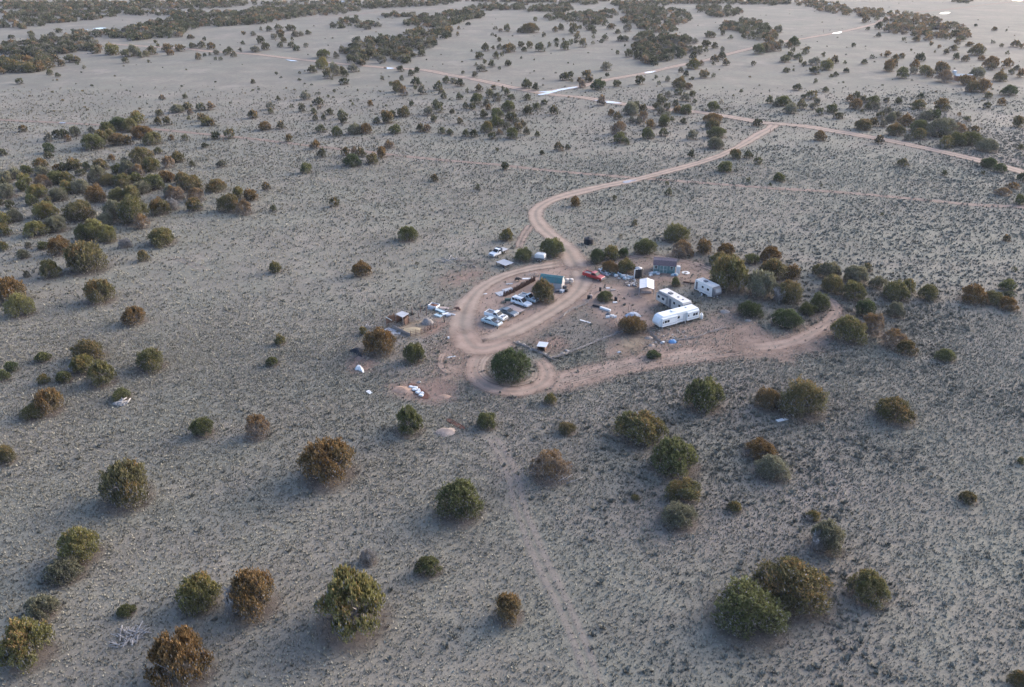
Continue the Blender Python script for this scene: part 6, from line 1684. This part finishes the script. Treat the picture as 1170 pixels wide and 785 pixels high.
sticks('fallen_limb', 'bare crooked limb on the ground right of the thin olive centre juniper', 'dead limb', 640.0, 549.0, .9, 1.2, 8, 2.4, M_DEAD, 26, .2, .07)
sticks('fallen_limb', 'pale dead limbs under the wide flat-topped olive juniper', 'dead limb', 745.0, 503.0, 1.2, .7, 10, 2.0, M_DEAD, 27, .3, .06)
sticks('fallen_dead_tree', 'grey dead branches in the back of the left loose cluster', 'dead tree', 87.0, 424.5, 1.2, .8, 26, 1.8, M_DEAD, 28, .9, .10)

# kennel with white roof
q = P(619.6, 399.2); t = thing('kennel', 'small brown kennel with a tilted white sheet roof in the garden plot', 'kennel', q, -.35)
for c_, s_ in (((-.75, 0, .55), (.06, 1.4, 1.1)), ((.75, 0, .5), (.06, 1.4, 1.0)), ((0, .7, .55), (1.44, .06, 1.1))): box('wall_panel', c_, s_, M_WOODB, t)
box('roof_sheet', (0.05, -.05, 1.18), (2.0, 1.8, .06), M_PLASW, t, rot=(.12, -.06, 0))
for x in (-.7, .7): box('leg', (x, -.66, .5), (.08, .08, 1.0), M_WOODB, t)
for x, y, lab in ((598.5, 394.0, 'pale stone at the left end of the garden border'), (607.5, 399.5, 'pale stone in the middle of the left garden border'), (622.5, 405.0, 'pale stone below the kennel'),
                  (642.5, 403.8, 'flat pale stone right of the kennel'), (647.5, 400.8, 'flat pale stone farthest right of the kennel'), (592.0, 391.0, 'blue-grey lump at the start of the garden border')):
    heap('stone', lab, 'rock', x, y, .55, .4, .28, M_STONE, int(x))
# water trough, pipe and little things round the yard tree
slab('water_trough', 'long white trough lying below the yard tree', 'trough', 691.6, 354.2, (2.8, .55, .45), M_PLASW, -.72, bev=.06)
slab('dark_trough', 'short black trough end-on to the long white one', 'trough', 681.4, 350.6, (1.8, .5, .4), M_BLACKP, -.5, bev=.06)
heap('tyre_heap', 'dark grey heap at the lower end of the white trough', 'scrap', 695.2, 359.4, .75, .5, .5, M_TRIM, 51)
def barrel(label, px, py, r, h, m, cat='barrel'):
    q = P(px, py); t = thing('barrel', label, cat, q, 0)
    lathe('body', [(r * .95, 0), (r, .03), (r * .97, h * .33), (r, h * .35), (r * .97, h * .37), (r * .97, h * .66), (r, h * .68), (r, h)], m, t, 16)
    lathe('lid', [(r * .95, 0), (r * .9, .03), (0, .03)], m, t, 16, (0, 0, h))
barrel('black barrel left of the yard tree by the branch border', 672.6, 341.6, .38, .9, M_BLACKP)
barrel('thin black barrel just beyond the yard tree', 685.8, 332.6, .28, .95, M_BLACKP)
barrel('black barrel at the right side of the yard tree', 703.6, 343.4, .36, .8, M_BLACKP)
barrel('pale barrel left of the yard tree, beside the black one', 675.4, 341.2, .3, .9, M_WOODT)
slab('white_slab', 'white tray under the black barrel right of the yard tree', 'tray', 702.6, 345.8, (1.0, .6, .15), M_PLASW, .1)
barrel('cream tank, left of the pair right of the teal roofed shed', 648.0, 322.8, .5, .95, M_CREAM, 'tank')
barrel('cream tank, right of the pair right of the teal roofed shed', 652.8, 322.8, .5, .95, M_CREAM, 'tank')
for x, y, s, a, m, lab in ((637.0, 333.6, (1.2, .7, .5), .2, M_TRIM, 'dark box against the teal roofed shed wall'), (642.0, 334.0, (1.0, .8, .6), .8, M_TARPG, 'grey bundle at the right corner of the teal roofed shed'),
                           (646.4, 333.4, (.9, .6, .6), -.4, M_BLACKP, 'black box nearest the right corner of the teal roofed shed'), (645.2, 329.6, (.7, .6, .7), .3, M_TRIM, 'small dark box by the cream gable end'),
                           (602.0, 318.6, (2.2, .7, .08), .05, M_PLASW, 'thin pale board right of the black calf'), (582.0, 324.6, (1.6, .5, .08), .2, M_ZINC, 'thin pale board left of the black calf'),
                           (553.0, 336.2, (1.5, .4, .08), .4, M_PLASW, 'thin pale board alone inside the curve of the drive'),
                           (787.0, 323.4, (2.6, .45, .35), -.35, M_WOODB, 'dark brown beam lying left of the small camper'),
                           (694.6, 329.4, (.9, .5, .1), 0, M_PLASW, 'small pale lid on the dirt above the yard tree'), (700.6, 331.8, (1.2, .7, .2), .4, M_BRUSH, 'grey rubbish patch above right of the yard tree')):
    slab('scrap_piece', lab, 'scrap', x, y, s, m, a)
# garden pen of posts and rails
t = thing('garden_pen', 'small open pen of thin pale rails left of the spreading rust tree', 'pen', P(700, 368), 0); org = P(700, 368)
ps = [P(692.0, 371.4), P(698.6, 376.4), P(707.4, 372.2), P(700.6, 365.2)]
for a, b_ in zip(ps, ps[1:] + ps[:1]):
    posts_between('post', M_WOODG, [a, b_], 3, .9, .05, t, org)
    rail('rail', a, b_, .25, .04, M_WOODB, t, org); rail('rail', a, b_, .75, .035, M_WOODG, t, org)
for x, y, w_ in ((694.4, 363.2, 'left'), (699.4, 362.0, 'middle'), (702.0, 363.2, 'right')):
    slab('bench_piece', f'{w_} one of three pale plank seats beside the little rail pen', 'bench', x, y, (.9, .35, .45), M_PLASW, .1, group='pale planks beside the rail pen')
for x, y, lab in ((717.6, 354.6, 'left one of two thin poles behind the tarp heap'), (720.8, 356.2, 'right one of two thin poles behind the tarp heap')):
    q = P(x, y); o = cyl('thin_pole', (0, 0, 0), (0, 0, 1.2), .05, .04, M_WOODB, None, 6); o.location = q; tag(o, lab, 'pole')
sheetmesh('grey_tarp', 'blue-grey tarp over a heap behind the spreading rust tree', 'tarp', (723.2, 361.4), [(1.9, -.2), (1.6, .9), (.5, 1.3), (-.9, 1.1), (-1.8, .4), (-1.7, -.7), (-.6, -1.3), (.9, -1.1)], .95, M_TARPG, 43)
sheetmesh('blue_tarp', 'bright blue crumpled tarp below the longest white trailer', 'tarp', (768.2, 391.0), [(1.0, -.2), (.8, .6), (.1, .8), (-.7, .6), (-.95, -.1), (-.5, -.7), (.5, -.6)], .6, M_TARPB, 44)
sheetmesh('grey_tarp', 'small pale bag left of the bright blue tarp', 'bag', (757.4, 391.6), [(.6, 0), (.3, .5), (-.4, .4), (-.6, -.2), (-.1, -.5)], .35, M_SACK, 45)
for x, y, rr, m, lab in ((741.5, 386.4, 1.0, M_EARTHT, 'pale tan rubble heap right of the spreading rust tree'), (744.5, 394.6, .8, M_EARTHT, 'pale tan rubble heap above the low dark shrub'), (708.0, 402.6, .5, M_SACK, 'pale crumpled bag below the spreading rust tree'),
                         (707.0, 380.0, .8, M_TRIM, 'dark heap at the left foot of the spreading rust tree'), (710.6, 379.0, .45, M_PLASW, 'white bag at the left foot of the spreading rust tree'),
                         (828.5, 356.6, 1.3, M_BRUSH, 'flat grey brush heap between the gas tank and low dark juniper'), (855.0, 366.6, .8, M_BRUSH, 'flat grey brush heap left of the lumpy dark green juniper')):
    heap('rubble_heap', lab, 'heap', x, y, rr, rr * .7, rr * .45, m, int(x))
# line of junk in front of the junipers behind the red pickup
rng = random.Random(77)
JM = [M_SACK, M_CYAN, M_PLASW, M_TARPG, M_TRIM, M_ZINC, M_PLASW, M_CYAN, mat('teal_plastic', (.10, .22, .25), .6)]
JW = {'white_woven_sack': 'white sack', 'pale_blue_plastic': 'pale blue tub', 'white_plastic': 'bright white box', 'grey_blue_tarp': 'grey-blue bundle', 'dark_grey_trim': 'dark grey box', 'galvanised_sheet': 'grey metal piece', 'teal_plastic': 'dark teal crate',
      'blue_tarp': 'blue bag', 'weathered_grey_wood': 'grey board', 'grey_dry_brush': 'grey-brown bundle'}
NTH = [(o_ + ' ' + p_).strip() if 0 else w_ for w_ in 'first second third fourth fifth sixth seventh eighth ninth tenth eleventh twelfth thirteenth fourteenth fifteenth sixteenth seventeenth eighteenth nineteenth twentieth'.split()]
NTH += ['twenty-' + w_ for w_ in NTH[:9]] + ['thirtieth'] + ['thirty-' + w_ for w_ in NTH[:9]] + ['fortieth']
for k in range(38):
    f = k / 37
    x = 685 + 38 * f + rng.uniform(-.4, .4); y = 309.5 + 8.5 * f + rng.uniform(-2.6, 2.6) + (2.0 * math.sin(math.pi * f))
    q = P(x, y); m = JM[rng.randrange(9)]
    s = (rng.uniform(.35, 1.0), rng.uniform(.3, .7), rng.uniform(.15, .6))
    o = box('junk_item', (q.x, q.y, s[2] / 2 + .06), s, m, None, bev=.05, rot=(rng.uniform(-.3, .3), rng.uniform(-.3, .3), rng.uniform(0, 3)))
    tag(o, f'{JW[m.name]} in the junk line, {NTH[k]} counted from the red pickup', 'junk', 'scrap in the junk line beside the red pickup')
for k in range(15):
    x = 742.5 + k * .72; y = 313.6 + rng.uniform(-1.6, 1.8)
    q = P(x, y); s = (rng.uniform(.4, 1.1), rng.uniform(.25, .6), rng.uniform(.15, .5)); m = JM[rng.randrange(8)]
    o = box('junk_item', (q.x, q.y, s[2] / 2 + .06), s, m, None, bev=.04, rot=(rng.uniform(-.4, .4), rng.uniform(-.4, .4), rng.uniform(0, 3)))
    tag(o, f'{JW[m.name]} in the heap before the blue-green shed, {NTH[k]} from the left', 'junk', 'scrap in front of the blue-green shed')
for k in range(6):
    x = 768 + k * 1.1; y = 314.6 + rng.uniform(-.8, 1); q = P(x, y)
    o = box('junk_item', (q.x, q.y, .3), (.7, .4, .4), (m := rng.choice([M_CYAN, M_TARPB, M_PLASW])), None, bev=.04, rot=(0, .2, rng.uniform(0, 3)))
    tag(o, f'{JW[m.name]} below the tall narrow white cabin, {NTH[k]} from the left', 'junk', 'blue and white items below the white cabin')
for k in range(22):
    x = 715 + k * .6; y = 325 + rng.uniform(-2.6, 2.6); q = P(x, y)
    o = box('junk_item', (q.x, q.y, .2), (rng.uniform(.3, .9), rng.uniform(.2, .5),   .3), (m := rng.choice([M_WOODG, M_ZINC, M_BRUSH, M_TRIM, M_SACK])), None, bev=.03, rot=(rng.uniform(-.3, .3), 0, rng.uniform(0, 3)))
    tag(o, f'{JW[m.name]} in the patch left of the white canopy, {NTH[k]} from the left', 'junk', 'scrap patch left of the canopy')
for k in range(26):
    x = 746 + k * 1.5; y = 372 + rng.uniform(6, 22) * rng.random() + 4; q = P(x, y)
    o = box('stone', (q.x, q.y, .08), (rng.uniform(.15, .5), rng.uniform(.15, .4), .25), M_STONE, None, bev=.06, rot=(rng.uniform(-.3, .3), 0, rng.uniform(0, 3)))
    tag(o, f'loose grey stone below the longest white trailer, {NTH[k]} from the left', 'rock', 'stones below the longest trailer')
# sign post by the junction and other thin far posts
for x, y, h, lab in ((879.7, 152.2, 1.8, 'short dark post beside the three-way road junction'), (940.5, 37.5, 3.0, 'distant dark post left of the far upper right puddle'), (255.6, 162.0, 2.2, 'thin dark post standing near the thin straight track at the left'), (258.0, 130.6, 1.2, 'tiny dark post on the open flat in the upper left')):
    q = P(x, y); o = cyl('marker_post', (0, 0, -.1), (0, 0, h), .13, .11, M_WOODB, None, 6); o.location = q; tag(o, lab, 'post')
# distant cabin with blue roof among the rusty junipers
A, B, L, rz = two_px((1091.5, 92.5), (1110.0, 93.2))
t = thing('distant_cabin', 'distant orange-brown cabin with pale blue roof in the upper right', 'cabin', (A.x, A.y, 0), rz)
prism('wall', [(0, 0), (L, 0), (L, 2.9), (0, 2.9)], 0, 6.0, mat('orange_brown_siding', (.20, .11, .07), .85), t)
pydata('roof', [(-.4, -.4, 2.85), (L + .4, -.4, 2.85), (L + .4, 3, 3.8), (-.4, 3, 3.8), (-.4, 6.4, 2.85), (L + .4, 6.4, 2.85)], [(0, 1, 2, 3), (3, 2, 5, 4), (0, 3, 4), (1, 5, 2)], mat('pale_blue_metal_roof', (.24, .31, .34), .7), t)
for k in range(3): box('window', (L * (.2 + .3 * k), -.03, 1.6), (1.0, .06, 1.0), M_GLASS, t)
box('door', (L * .35, -.03, 1.05), (.9, .06, 2.1), M_WOODG, t)
q = P(1090.2, 84.2); o = box('white_van', (q.x, q.y, 1.1), (2.0, 2.0, 1.7), M_PLASW, None, bev=.25); tag(o, 'tiny white tank at the left end of the distant cabin', 'tank')
q = P(1063.6, 145.6); t = thing('white_dome_tank', 'white domed tank among the dark clump above the right road', 'tank', q, 0)
lathe('body', [(1.25, 0), (1.25, .8), (1.0, 1.4), (.5, 1.75), (0, 1.85)], M_PLASW, t, 18); lathe('hatch', [(.3, 1.8), (.3, 1.95), (0, 1.97)], M_ZINC, t, 10)
q = P(948.2, 7.0); t = thing('white_trailer', 'tiny far white trailer on top of the dark band at the upper right', 'trailer', q, .4)
box('body', (0, 0, 2.2), (5, 3, 3.2), M_WHITE2, t, bev=.2); [wheel(t, 0.6, y, .45) for y in (-1.3, 1.3)]
q = P(392.5, 4.2); t = thing('white_trailer', 'tiny far white trailer in the dark band left of top centre', 'trailer', q, .1)
box('body', (0, 0, 2.2), (5, 3, 3.0), M_WHITE2, t, bev=.2); [wheel(t, 0.6, y, .45) for y in (-1.3, 1.3)]

# thin air
hz = box('haze', (0, 4000, 42.0), (9000, 9400, 90), None)
hz.data.materials.clear()
m, t_, out = nt('thin_air')
pv = t_.nodes.new('ShaderNodeVolumePrincipled')
pv.inputs['Color'].default_value = (0.86, 0.86, 0.90, 1)
pv.inputs['Density'].default_value = 0.00005
pv.inputs['Anisotropy'].default_value = 0.2
t_.links.new(pv.outputs[0], out.inputs['Volume'])
hz.data.materials.append(m)
tag(hz, 'thin pale haze over the plain', kind='stuff')
